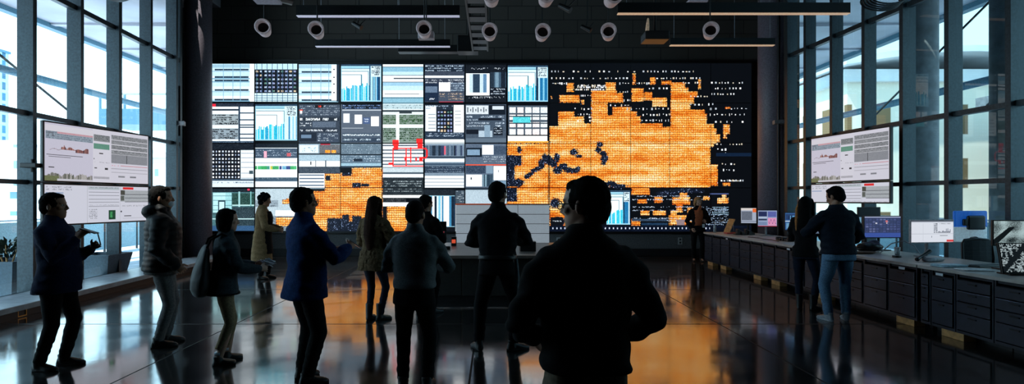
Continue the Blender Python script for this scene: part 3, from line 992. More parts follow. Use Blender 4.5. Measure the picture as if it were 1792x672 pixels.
    b.limb([(hl(0, -.014, -.05), .058 * hs), (T_((0, -.008 * H, .875 * H)), .058 * hs), (T_((0, -.012 * H, .84 * H)), .066 * hs), (T_((0, -.012 * H, .80 * H)), .07 * hs)], n=18)
    torso(b, .47, .83, .78)
    for s in (-1, 1):
        k = .78
        b.limb([(sh[s], .040 * H * k), (sh[s].lerp(el[s], .5), .034 * H * k), (el[s], .028 * H * k), (el[s].lerp(wr_[s], .35), .027 * H * k), (wr_[s], .0175 * H)], n=14)
        b.limb([(hp[s] + Vector((0, 0, .02 * H)), .050 * H * k), (hp[s].lerp(kn[s], .4), .046 * H * k), (kn[s], .034 * H * k), (kn[s].lerp(an[s], .3), .034 * H * k), (an[s], .023 * H)], n=14)
        fyaw = (legs[0] if s < 0 else legs[1])[2]
        fd = Vector((-math.sin(math.radians(fyaw)), math.cos(math.radians(fyaw)), 0))
        b.limb([(an[s] - fd * .03 + Vector((0, 0, -.02)), .026), (an[s] + fd * .09 + Vector((0, 0, -.043)), .024), (an[s] + fd * .13 + Vector((0, 0, -.05)), .020)], n=10)
        # hand: palm, four fingers of unequal length, a thumb from the side
        i = 0 if s < 0 else 1
        fdir = (wr_[s] - el[s]).normalized()
        pn = Vector(palm[i]) if palm[i] is not None else Vector((-s, .15, -.2))
        pn = (pn - fdir * pn.dot(fdir)).normalized()         # the palm looks this way
        sd = fdir.cross(pn).normalized()
        up = sd if sd.z > 0 else -sd
        if palm[i] is None and abs(fdir.z) > .8:
            up = sd if sd.y > 0 else -sd                      # hanging hand: thumb forward
        hk = H / 1.75
        wp = wr_[s]
        ring = []
        for t, a, c in ((-.015, .026, .020), (.02, .032, .017), (.06, .040, .016), (.092, .041, .013)):
            ring.append([wp + fdir * t * hk + up * math.cos(2 * PI * j / 12) * a * hk + pn * math.sin(2 * PI * j / 12) * c * hk for j in range(12)])
        b.loft(ring)
        cu = curl[i]
        for f, (off, ln, r) in enumerate(((.030, .072, .0088), (.0105, .080, .0092), (-.0105, .074, .0088), (-.030, .058, .0078))):
            p = wp + (fdir * .088 + up * off * 1.12) * hk
            pts = [(p, r * hk)]
            ang = .12 * cu
            dirv = fdir + up * off * 3
            for seg in (.45, .30, .25):
                ang += cu * .62
                q = (dirv * math.cos(ang) + pn * math.sin(ang)).normalized()
                p = p + q * ln * seg * hk
                pts.append((p, r * hk * (1 - .12 * len(pts))))
            b.limb(pts, n=8)
        p = wp + (fdir * .028 + up * .030) * hk
        q1 = (fdir * .7 + up * .72 + pn * .25 * cu).normalized()
        q2 = (fdir * .92 + up * .25 + pn * .55 * cu).normalized()
        b.limb([(p - q1 * .012, .013 * hk), (p + q1 * .034 * hk, .0115 * hk), (p + q1 * .034 * hk + q2 * .032 * hk, .0095 * hk), (p + q1 * .034 * hk + q2 * .054 * hk, .008 * hk)], n=8)
    remesh(b, 'body', SKIN[skin], root, .0056, 2)
    for s in (-1, 1):
        e = MB().ell(hl(s * .031, .0835, .004), (.0135 * hs, .0105 * hs, .0075 * hs), 12, 8).build('eye', WHITE_E, root, True)
        MB().ell(hl(s * .031, .0925, .004), (.0058 * hs, .004 * hs, .0058 * hs), 10, 6).build('iris', EYE_M, e, True)

    # ---- trousers
    lw = lower
    fit = lw.get('fit', 1.0)
    b = MB()
    torso(b, .455, lw.get('waist', .585), .955)
    bot = lw.get('ankle', .045)
    for s in (-1, 1):
        ank = an[s] + Vector((0, -.004, (bot - .05) * H))
        b.limb([(hp[s] + Vector((0, 0, .015 * H)), .054 * H * (.6 + .4 * fit) * girth ** .5), (hp[s].lerp(kn[s], .35), .0505 * H * (.7 + .3 * fit) * girth ** .5), (hp[s].lerp(kn[s], .75), .041 * H * fit), (kn[s], .0375 * H * fit), (kn[s].lerp(ank, .35), .0355 * H * fit),
                (kn[s].lerp(ank, .75), .0315 * H * fit), (ank, .030 * H * fit)], n=18, caps=False)
    am = lw.get('fold', .006)

    def dl(p, q):
        z = p[2]
        return am * noise.noise(Vector((p[0] * 9, p[1] * 9, z * 16))) + am * .4 * math.sin(z * 95 + 5 * noise.noise(Vector((p[0] * 7, p[1] * 7, z * 5)))) * math.exp(-((z - .14 * H) / .13) ** 2)
    tr = remesh(b, lw.get('name', 'trousers'), lw['m'], root, .011, 4, dl)
    # ---- shoes
    st = shoes.get('style', 'shoe')
    for s in (-1, 1):
        fyaw = (legs[0] if s < 0 else legs[1])[2]
        Mf = Matrix.Translation((an[s].x, an[s].y, 0)) @ Matrix.Rotation(math.radians(fyaw), 4, 'Z') @ Matrix.Scale(H / 1.75 * (.92 if female else 1.0), 4)
        b = MB()
        rings = []
        for y, hw, h in ((-.072, .016, .045), (-.064, .030, .07), (-.04, .036, .092), (0, .038, .098), (.04, .040, .082), (.085, .046, .060), (.13, .046, .050), (.165, .036, .042), (.186, .016, .030)):
            rg = []
            for j in range(20):
                t = 2 * PI * j / 20
                rg.append(Mf @ Vector((hw * math.cos(t), y, max(.0, .46 * h + .56 * h * math.sin(t)))))
            rings.append(rg)
        b.loft(rings)
        topz = {'shoe': .115, 'sneaker': .115, 'boot': .26}[st]
        b.cyl(Mf @ Vector((0, -.012, .03)), Mf @ Vector((0, -.016, topz)), .043, .046, 18)
        so_ = remesh(b, 'boot' if st == 'boot' else 'shoe', shoes['m'], root, .008, 2)
        if shoes.get('sole') is not None:
            b = MB()
            out = [(.042 * math.cos(t) * (1.06 if math.sin(t) > 0 else .9), .054 + .134 * math.sin(t)) for t in [2 * PI * j / 26 for j in range(26)]]
            b.prism(out, 0.001, .024, Mf)
            b.build('sole', shoes['sole'], so_, True)
    # ---- upper garment
    u = upper
    b = MB()
    g = u.get('grow', 1.0)
    th = u.get('thick', 0.0)
    torso(b, u.get('hem', .47), u.get('top', .872), g, th, flare=u.get('flare', 0.0), yoff=u.get('yoff', 0.0))
    for s in (-1, 1):
        cuff = el[s].lerp(wr_[s], u.get('sleeve', .93))
        k = u.get('arm', 1.0)
        b.limb([(sh[s] + Vector((-s * .02, 0, -.004)), .0435 * H * k + th), (sh[s].lerp(el[s], .25), .0415 * H * k + th), (sh[s].lerp(el[s], .6), .0375 * H * k + th), (el[s], .034 * H * k + th), (el[s].lerp(cuff, .4), .033 * H * k + th), (el[s].lerp(cuff, .8), .0275 * H * k + th), (cuff, .0245 * H * k + th)], n=18)
    if u.get('collar'):
        b.limb([(T_((0, -.012 * H, .845 * H)), .044 * H), (T_((0, -.008 * H, .882 * H)), .041 * H)], n=20, caps=False)
    if u.get('hood'):
        b.ell(T_((0, -.062 * H, .845 * H)), (.082 * H, .052 * H, .045 * H), 18, 10)
        b.limb([(T_((-.06 * H, .0, .855 * H)), .028 * H), (T_((0, -.03 * H, .875 * H)), .034 * H), (T_((.06 * H, .0, .855 * H)), .028 * H)], n=14)
    style = u.get('style', 'plain')
    am2 = u.get('fold', .007)

    def du(p, q):
        x, y, z = p
        v = am2 * noise.noise(Vector((x * 6, y * 6, z * 11))) + am2 * .6 * noise.noise(Vector((x * 15 + 9, y * 15, z * 24)))
        v += am2 * .7 * math.sin(z * 60 + 26 * x * (1 if x > 0 else -1) + 4 * noise.noise(Vector((x * 5, y * 5, z * 5)))) * min(1, max(0, (abs(x) - .12) / .08))
        if style == 'puffer':
            v += .006 * abs(math.sin(z * PI / .055)) - .003
        if style == 'fleece':
            v += .010 * noise.noise(Vector((x * 42, y * 42, z * 42)))
        return v
    jk = remesh(b, u['name'], u['m'], root, .011 if style != 'fleece' else .009, u.get('smooth', 9), du)
    # ---- hair
    hr = hair
    b = MB()
    sty = hr['style']
    if sty in ('short', 'buzz', 'curly', 'bob', 'long'):
        q = 1.0 if sty != 'buzz' else .965
        b.ell(hl(0, -.016, .030), tuple(v * q * hs for v in (.0845, .100, .099)), 26, 16, HM.to_3x3().normalized())
        b.ell(hl(0, -.050, -.012), tuple(v * q * hs for v in (.073, .064, .076)), 22, 14, HM.to_3x3().normalized())
        if sty != 'buzz':
            b.ell(hl(0, .034, .082), tuple(v * hs for v in (.063, .051, .034)), 18, 10, HM.to_3x3().normalized())
        for s in (-1, 1):
            b.ell(hl(s * .064, .022, .020), tuple(v * hs for v in (.0155, .030, .038)), 12, 8, HM.to_3x3().normalized())
    R3 = HM.to_3x3().normalized()
    if sty == 'curly':
        for k in range(46):
            th, ph = random.uniform(-.5, 1.4), random.uniform(0, 2 * PI)
            v = Vector((math.cos(th) * math.cos(ph) * .098, math.cos(th) * math.sin(ph) * .105 - .02, math.sin(th) * .105 + .03))
            if v.y > .055 and v.z < .075:
                continue
            b.ell(hl(*v), (.027, .027, .027), 9, 6)
        b.ell(hl(0, -.055, -.05), tuple(v * hs for v in (.085, .065, .07)), 16, 10, R3)
    if sty == 'bob':
        b.ell(hl(0, -.030, -.035), tuple(v * hs for v in (.093, .078, .115)), 22, 12, R3)
        for s in (-1, 1):
            b.limb([(hl(s * .068, .02, .05), .028), (hl(s * .084, .01, -.02), .028), (hl(s * .075, .0, -.10), .026)], n=12)
    if sty == 'long':
        ln = hr.get('len', .38)
        b.limb([(hl(0, -.03, .03), .092 * hs), (hl(0, -.050, -.07), .086 * hs), (T_((0, -.062 * H, .80 * H)), .088), (T_((0, -.072 * H, .80 * H - ln * .45)), .084), (T_((.015, -.072 * H, .80 * H - ln * .8)), .062), (T_((.02, -.070 * H, .80 * H - ln)), .03)], n=20, flat=(T_((0, 1, .9 * H)) - T_((0, 0, .9 * H)), .62))
        for s in (-1, 1):
            b.limb([(hl(s * .055, .045, .075), .024), (hl(s * .082, .028, .0), .027), (hl(s * .085, .008, -.08), .030), (T_((s * .085, .02, .80 * H)), .034), (T_((s * .095, .0, .80 * H - ln * .5)), .028), (T_((s * .08, -.04, .80 * H - ln * .8)), .016)], n=12)
    hamp = {'short': .004, 'buzz': .0015, 'curly': .008, 'bob': .004, 'long': .004}[sty]
    hf = {'short': 60, 'buzz': 90, 'curly': 45, 'bob': 40, 'long': 40}[sty]
    hz = .25 if sty in ('long', 'bob') else 1.0
    remesh(b, 'hair', HAIR[hr['c']], root, .0075, 2, lambda p, q: hamp * noise.noise(Vector((p[0] * hf, p[1] * hf, p[2] * hf * hz))))
    root_info = dict(root=root, hl=hl, T=T_, sh=sh, el=el, wr=wr_, H=H, an=an, body=root, hs=hs, torso=torso, upper=jk, trousers=tr, HM=HM)
    Wm = Matrix.Translation(Vector(loc)) @ Matrix.Rotation(math.radians(heading), 4, 'Z')
    root_info['W'] = lambda p: Wm @ Vector(p)
    root_info['Wm'] = Wm
    return root_info


CL = {'navy': cloth('navy_wool', (24, 34, 62)), 'blue': cloth('blue_wool', (22, 55, 106)), 'black': cloth('black_cotton', (20, 20, 24)), 'jet': cloth('jet_black', (14, 14, 17)),
      'puffer': cloth('black_nylon', (12, 13, 16), rough=.6), 'grey_tr': cloth('grey_twill', (118, 116, 116)), 'grey_jk': cloth('slate_wool', (62, 72, 78)), 'beige': cloth('beige_denim', (162, 140, 108)),
      'tan': cloth('tan_gabardine', (134, 110, 78)), 'fleece': cloth('brown_fleece', (100, 82, 60), n=90, amt=.4), 'dkdenim': cloth('dark_denim', (26, 32, 48)), 'denim': cloth('blue_denim', (98, 130, 160)),
      'sweater': cloth('grey_knit', (112, 118, 122), n=120), 'khaki': cloth('khaki_twill', (120, 106, 90)), 'rust': cloth('rust_knit', (176, 96, 62)), 'dknavy': cloth('deep_navy', (22, 30, 42)), 'charcoal': cloth('charcoal_twill', (36, 36, 36))}
SH_BLACK = mat('black_leather', (18, 17, 18), .45)
SH_GREY = mat('pale_grey_canvas', (150, 156, 164), .7)
SOLE_W = mat('white_rubber', (190, 195, 200), .6)
SOLE_B = mat('black_rubber', (12, 12, 13), .7)
BLK = dict(m=SH_BLACK, sole=SOLE_B)
GL = lambda x, d: (x, d, 0.0)

# 1 man at far left, in profile
p1 = person('man in navy jacket in profile at far left, holding a phone and pen', GL(-4.16, 5.45), -84, 1.66, 'tan', 1.08, belly=.05, lean=-3, head=(8, 2, 0),
            arms=((-.15, .22, 1.13), (.15, .25, 1.24)), poles=((-.5, -1, -1), (.6, -1, -1)), legs=((-.10, .0, 8), (.10, -.10, -8)), curl=(.8, 1.0),
            upper=dict(name='jacket', m=CL['navy'], hem=.435, flare=.25, collar=True, thick=.004), lower=dict(m=CL['jet'], fit=1.05), shoes=BLK, hair=dict(style='short', c='black'))
# 2 man in puffer jacket
p2 = person('man in black hooded puffer jacket and grey trousers near the left screens', GL(-3.65, 6.3), -62, 1.745, 'tan', 1.24, lean=-1, head=(-4, 1, 0),
            arms=((-.24, .10, .86), (.25, .13, .90)), poles=((-.7, -1, -.2), (.8, -1, -.2)), legs=((-.11, .03, 12), (.10, -.04, -4)), curl=(.8, .8),
            upper=dict(name='puffer_jacket', m=CL['puffer'], hem=.475, style='puffer', hood=True, thick=.016, arm=1.08, smooth=4), lower=dict(m=CL['grey_tr'], fit=1.0), shoes=BLK, hair=dict(style='short', c='black'))
# 3 woman with a bag on her back
p3 = person('woman in a grey jacket and beige trousers with a black bag on her back', GL(-2.66, 5.62), -58, 1.51, 'pale', 1.02, True, lean=4, head=(0, -3, 0),
            arms=((-.13, .30, .93), (.12, .31, .92)), poles=((-.8, -1, -.6), (.8, -1, -.6)), legs=((-.08, .04, 6), (.08, -.05, -10)), curl=(.8, .8),
            upper=dict(name='jacket', m=CL['grey_jk'], hem=.455, thick=.006, flare=.3, collar=True), lower=dict(m=CL['beige'], fit=.90, ankle=.10, fold=.003), shoes=BLK, hair=dict(style='bob', c='black'))
# 4 woman in a tan coat, far
p4 = person('woman with curly dark hair in an open tan coat, far off by the video wall', GL(-4.68, 11.6), -78, 1.72, 'tan', 1.0, True, lean=2, head=(5, -10, 0),
            arms=((-.12, .28, 1.02), (.14, .29, 1.0)), poles=((-.8, -1, -.5), (.8, -1, -.5)), legs=((-.09, .06, 4), (.09, -.05, -8)), curl=(.8, .8),
            upper=dict(name='long_coat', m=CL['tan'], hem=.22, thick=.012, yoff=-.03, flare=.1), lower=dict(m=CL['jet'], fit=1.0), shoes=dict(m=SH_BLACK, style='boot'), hair=dict(style='curly', c='black'))
# 5 man in blue blazer
p5 = person('man in a blue blazer and dark trousers, holding a phone out to the right', GL(-1.66, 5.03), -46, 1.70, 'tan', 1.06, lean=-1, head=(-6, 2, 0), belly=.03,
            arms=((-.12, .30, 1.10), (.14, .34, 1.17)), poles=((-.6, -1, -.8), (.7, -1, -.5)), legs=((-.11, .02, 10), (.10, -.03, -14)), curl=(.8, 1.0),
            upper=dict(name='blazer', m=CL['blue'], hem=.435, flare=.3, thick=.006, collar=True), lower=dict(m=CL['charcoal'], fit=1.12), shoes=BLK, hair=dict(style='short', c='black'))
# 6 woman with long hair
p6 = person('woman with long brown hair in a brown fleece jacket and dark skinny jeans', GL(-1.60, 7.6), -22, 1.645, 'pale', 1.0, True, lean=2, head=(-12, -4, 0),
            arms=((-.14, .28, 1.02), (.16, .27, 1.0)), poles=((-.8, -1, -.6), (.9, -1, -.5)), legs=((-.07, .0, 4), (.075, .04, -36)), curl=(.8, .8),
            upper=dict(name='fleece_jacket', m=CL['fleece'], hem=.41, style='fleece', thick=.014, flare=.15), lower=dict(m=CL['dkdenim'], fit=.86), shoes=dict(m=SH_BLACK, style='boot', sole=SOLE_B), hair=dict(style='long', c='brown', len=.40))
# 7 man in grey sweater
p7 = person('man in grey sweater from behind, arms bent forward, right of the fleece jacket', GL(-.68, 4.88), -4, 1.585, 'tan', 1.08, lean=3, head=(-10, -8, 0),
            arms=((-.10, .27, 1.02), (.10, .28, 1.04)), poles=((-1, -.5, -.5), (1, -.5, -.5)), legs=((-.10, .0, 8), (.11, .0, -8)), curl=(.8, .8),
            upper=dict(name='sweater', m=CL['sweater'], hem=.535, thick=.004, collar=True), lower=dict(m=CL['jet'], fit=1.08), shoes=BLK, hair=dict(style='buzz', c='grey'))
# 8 person behind him
p8 = person('dark-haired person in black, mostly hidden behind the grey-sweatered man', GL(-.98, 8.1), -30, 1.66, 'tan', .95, lean=2, head=(-10, -4, 0),
            arms=((-.10, .28, 1.08), (.12, .28, 1.06)), poles=((-.8, -1, -.6), (.8, -1, -.6)), legs=((-.10, .0, 8), (.11, .04, -20)), curl=(.8, .8),
            upper=dict(name='sweatshirt', m=CL['jet'], hem=.47, thick=.004), lower=dict(m=CL['jet'], fit=1.0), shoes=BLK, hair=dict(style='short', c='black'))
# 9 man at the central desk
p9 = person('man in a tucked-in black shirt and black trousers standing at the central desk', GL(.035, 6.1), -6, 1.785, 'tan', 1.08, lean=3, head=(-24, -4, 0),
            arms=((-.12, .30, 1.14), (.10, .31, 1.16)), poles=((-1, -.5, -.6), (1, -.35, -.4)), legs=((-.20, -.02, 28), (.17, .0, -58)), curl=(.8, .8),
            upper=dict(name='shirt', m=CL['black'], hem=.535, thick=.002, collar=True), lower=dict(m=CL['jet'], fit=1.10), shoes=BLK, hair=dict(style='short', c='black'))
# 10 foreground man
p10 = person('man in black jacket and glasses in the foreground, his back to us', GL(.40, 2.52), 4, 1.70, hk=1.04, skin='pale', girth=1.02, lean=0, twist=0, head=(52, -1, 0),
             arms=((-.195, .19, .945), (.19, .20, .95)), poles=((-.75, -1, 0), (.85, -.8, 0)), legs=((-.13, .0, 10), (.13, .0, -10)), curl=(.9, .9),
             upper=dict(name='jacket', m=CL['jet'], hem=.505, thick=.006, collar=True, fold=.007, arm=.98, grow=1.05), lower=dict(m=CL['khaki'], fit=1.1), shoes=BLK, hair=dict(style='short', c='black'))
# 11 blond woman far right
p11 = person('blond woman in black blazer and rust top facing us at the far right', GL(5.32, 14.95), 172, 1.67, 'pale', .98, True, lean=2, head=(20, -16, 8),
             arms=((-.16, .25, 1.05), (.17, .10, .86)), poles=((-.8, -1, -.5), (.8, -1, -.3)), legs=((-.09, .03, 4), (.09, -.02, -8)), curl=(.8, .8),
             upper=dict(name='blazer', m=CL['jet'], hem=.45, thick=.010, flare=.2), lower=dict(m=CL['jet'], fit=1.05), shoes=BLK, hair=dict(style='bob', c='blond'))
# 12 woman of the couple
p12 = person('woman in black with long dark hair, close beside the man in blue jeans', GL(4.53, 8.32), -40, 1.645, 'pale', .98, True, lean=4, head=(-14, -6, -4),
             arms=((-.08, .27, 1.18), (.10, .28, 1.14)), poles=((-.8, -1, -.7), (.8, -1, -.7)), legs=((-.08, .0, 8), (.09, .05, -30)), curl=(.9, .9),
             upper=dict(name='long_sleeved_top', m=CL['jet'], hem=.47, thick=.003), lower=dict(m=CL['dkdenim'], fit=.95), shoes=dict(m=SH_BLACK, style='boot', sole=SOLE_B), hair=dict(style='long', c='black', len=.22))
# 13 man of the couple
p13 = person('man in a dark sweatshirt, blue jeans and pale sneakers at the right worktop', GL(4.56, 7.58), 2, 1.77, 'tan', 1.10, lean=5, head=(26, -16, 0),
             arms=((-.16, .30, 1.18), (.22, .27, .98)), poles=((-1, -.6, -.4), (1, -.7, -.3)), legs=((-.13, .0, 12), (.12, .02, -22)), curl=(.8, .8),
             upper=dict(name='sweatshirt', m=CL['dknavy'], hem=.50, thick=.008, arm=1.1), lower=dict(m=CL['denim'], fit=1.06), shoes=dict(m=SH_GREY, style='sneaker', sole=SOLE_W), hair=dict(style='short', c='black'))

# ---- worn details
def spectacles(p):
    hl = p['hl']
    b = MB()
    for s in (-1, 1):
        pts = [hl(s * .034 + .026 * math.cos(t), .108 - .02 * abs(s * .034 + .026 * math.cos(t)), .002 + .019 * math.sin(t)) for t in [2 * PI * j / 20 for j in range(20)]]
        for a, c in zip(pts, pts[1:] + pts[:1]):
            b.cyl(a, c, .0022, n=6)
        b.limb([(hl(s * .060, .102, .008), .0025), (hl(s * .082, .06, .008), .0025), (hl(s * .086, -.005, .006), .0025), (hl(s * .084, -.025, -.012), .002)], n=6)
    b.cyl(hl(-.009, .108, .006), hl(.009, .108, .006), .0022, n=6)
    g = b.build('glasses', M['black_plastic'], p['root'])
    gl = MB()
    for s in (-1, 1):
        gl.ell(hl(s * .034, .107, .002), (.024, .0012, .017), 14, 6, p['HM'].to_3x3().normalized())
    gl.build('lens', M['g_clear'], g)


spectacles(p10)
spectacles(p5)

b = MB(); p9['torso'](b, .545, .568, 1.0, .007)
bt = b.build('belt', SH_BLACK, p9['root'], True)
b = MB(); b.rbox(-.03, -.012, -.045, .03, .012, .045, .006, Matrix.Translation((.155, -.075, .985)) @ Matrix.Rotation(-.7, 4, 'Z')); b.build('belt_pouch', M['black_plastic'], bt)
b = MB(); b.rbox(-.022, -.012, -.05, .022, .012, .05, .006, Matrix.Translation((-.165, -.06, .985)) @ Matrix.Rotation(.8, 4, 'Z')); b.build('belt_radio', M['black_plastic'], bt)
b = MB()
b.limb([((.205, -.045, .97), .014), ((.215, -.045, .80), .02), ((.205, -.04, .62), .024), ((.20, -.04, .56), .016)], n=10, flat=((0, 1, 0), .35))
tag(b.build('hanging_cloth', mat('pale_cloth', (176, 196, 206), .8), p9['root']), 'pale strip of cloth hanging at the right hip')
# woman 4: dark cloth over the arm, coat's dark front
b = MB(); p4['torso'](b, .30, .80, .93, .0, yoff=.035); remesh(b, 'dress', CL['jet'], p4['root'], .012, 4)
# woman 11: rust top and scarf, badge
b = MB(); p11['torso'](b, .56, .80, .84, .0, yoff=.036); b.limb([((-.05, .095, 1.42), .04), ((0, .115, 1.30), .05), ((.01, .115, 1.12), .035)], n=12); remesh(b, 'rust_top', CL['rust'], p11['root'], .012, 4)
b = MB(); b.rbox(-.03, -.004, -.045, .03, .004, .045, .003, Matrix.Translation((-.12, .12, .93))); b.build('badge', M['paper'], p11['root'])
# woman 12: orange screen light painted into one strand of dark hair
b = MB(); hl = p12['hl']; T12 = p12['T']
b.limb([(hl(-.06, -.05, .03), .026), (hl(-.098, -.05, -.06), .03), (T12((-.10, -.075, 1.28)), .032), (T12((-.10, -.085, 1.10)), .014)], n=12)
tag(remesh(b, 'hair_strand', mat('hair_orange_lit', (172, 106, 50), .85, nscale=90, namt=.4), p12['root'], .008, 2), 'long strand of hair painted orange-lit at the left')
# woman 3: pale stripes at the ankles, jacket trim
for s in (-1, 1):
    a = p3['an'][s]
    b = MB(); b.cyl(a + Vector((0, -.006, .025)), a + Vector((0, -.006, .055)), .037, n=18); tag(b.build('sock', M['paper'], p3['root'], True), 'pale sock showing above the shoe')
b = MB(); p3['torso'](b, .452, .462, 1.0, .012, flare=.3); b.build('jacket_trim', CL['jet'], p3['root'], True)
# man 2: face mask
b = MB(); b.ell(p2['hl'](0, .068, -.062), (.05, .052, .042), 18, 10, p2['HM'].to_3x3().normalized()); remesh(b, 'face_mask', M['paper'], p2['root'], .006, 2)

# ---- held and carried things
def phone(label, p, side, tilt=(0, 0, 0), off=(0, 0, 0), scr=(150, 170, 200), size=(.075, .15)):
    wv = p['W'](p['wr'][side] + (p['wr'][side] - p['el'][side]).normalized() * .10 + Vector(off))
    t = thing('phone', label, 'phone', wv, p['root'].rotation_euler.z)
    Mx = Euler(tilt).to_matrix().to_4x4()
    w_, h_ = size
    MB().rbox(-w_ / 2, -.0045, -h_ / 2, w_ / 2, .0045, h_ / 2, .004, Mx).build('casing', M['black_plastic'], t)
    MB().box(-w_ / 2 + .005, -.0062, -h_ / 2 + .006, w_ / 2 - .005, -.005, h_ / 2 - .006, Mx).build('screen', mat('phone_screen', scr, .2, emit=scr, estr=.25), t)
    return t


phone('black phone held flat by the man in the navy jacket', p1, 1, (1.25, 0, 0), (-.01, .03, -.005), (30, 30, 36))
b = MB(); wv = p1['W'](p1['wr'][-1] + Vector((.02, .09, .03)))
o = b.limb([((0, 0, 0), .006), ((0, 0, .10), .006), ((0, 0, .125), .003)], n=8).build('pen', M['black_plastic'], None)
o.location = wv; o.rotation_euler = (0, -.25, 0)
tag(o, 'slim dark pen held upright by the man in the navy jacket', 'pen')
phone('dark phone held out by the man in the blue blazer', p5, 1, (1.0, .2, 0), (-.02, .015, 0), (40, 40, 46), (.08, .16))
phone('phone in the hands of the woman in the fleece jacket', p6, -1, (-.6, 0, 0), (.10, .02, 0), (60, 50, 40))
phone('phone with red light held by the person hidden behind the grey sweater', p8, 1, (-.6, 0, 0), (-.06, .02, 0), (190, 40, 50))
phone('phone lit orange in the hands of the dark-haired woman at the right worktop', p12, 1, (-.5, 0, 0), (-.08, .02, .02), (255, 160, 80))
phone('lit tablet held by the man in jeans at the right worktop', p13, -1, (-.5, 0, 0), (.06, .04, .03), (170, 190, 225), (.16, .22))

# folded papers of woman 3
wv = p3['W']((.0, .40, .95))
b = MB()
for k, (rx, ry, rz) in enumerate(((-.5, .2, .1), (-.7, -.25, .5), (-.3, .1, -.4))):
    Mx = Matrix.Translation((.02 * k - .02, .01 * k, .012 * k)) @ Euler((rx, ry, rz)).to_matrix().to_4x4()
    n = 6
    for i in range(n):
        b.prism([(-.07 + .14 * i / n, -.05), (-.07 + .14 * (i + 1) / n, -.05), (-.07 + .14 * (i + 1) / n, .05), (-.07 + .14 * i / n, .05)], .0 + .004 * math.sin(i * 1.7), .003 + .004 * math.sin(i * 1.7), Mx)
o = b.build('folded_papers', M['paper'], None); o.location = wv; o.rotation_euler = (0, 0, math.radians(-58))
tag(o, 'crumpled white papers held by the woman in the grey jacket', 'paper')

# black bag on woman 3's back
bg_ = thing('shoulder_bag', 'big slouchy black bag hanging on the back of the woman in grey', 'bag', p3['W']((0, 0, 0)), math.radians(-58))
b = MB()
b.loft([[Vector((w_ * math.cos(t), -.175 + cy + dp * math.sin(t), z)) for t in [2 * PI * j / 22 for j in range(22)]] for z, w_, dp, cy in
        ((.66, .06, .03, -.035), (.68, .14, .065, -.035), (.74, .19, .085, -.035), (.84, .20, .085, -.03), (.95, .185, .07, -.015), (1.06, .15, .05, .0), (1.14, .11, .03, .015), (1.17, .05, .012, .02))])
remesh(b, 'bag_body', mat('bag_black_nylon', (15, 15, 18), .6, bump=.2), bg_, .011, 5, lambda p, q: .010 * noise.noise(Vector((p[0] * 9, p[1] * 9, p[2] * 9))))
for s in (-1, 1):
    b = MB(); b.limb([((s * .08, -.165, 1.12), .012), ((s * .095, -.125, 1.22), .012), ((s * .10, -.03, 1.272), .012), ((s * .105, .075, 1.21), .012), ((s * .115, .098, 1.09), .012), ((s * .15, .04, .96), .012), ((s * .155, -.10, .88), .012)], n=10, flat=((1, 0, 0), 1.0))
    b.build('strap', CL['jet'], bg_, True)

# brown handbag behind man 2
hb = thing('handbag', 'brown leather handbag on the left arm of the man in the puffer jacket', 'handbag', p2['W']((-.34, -.02, 0)), math.radians(-62))
b = MB()
b.loft([[Vector((dp * math.copysign(abs(math.cos(t)) ** .5, math.cos(t)), w_ * math.copysign(abs(math.sin(t)) ** .5, math.sin(t)), z)) for t in [2 * PI * j / 24 for j in range(24)]] for z, w_, dp in ((.885, .13, .045), (.90, .155, .055), (1.02, .145, .045), (1.13, .12, .02), (1.14, .115, .008))])
b.build('bag_body', mat('brown_leather', (104, 62, 44), .45, bump=.15), hb, True)
b = MB(); b.limb([((.0, -.09, 1.12), .008), ((.02, -.07, 1.24), .008), ((.03, .0, 1.30), .008), ((.02, .07, 1.24), .008), ((0, .09, 1.12), .008)], n=8)
b.build('handle', mat('brown_leather_strap', (70, 42, 32), .5), hb, True)
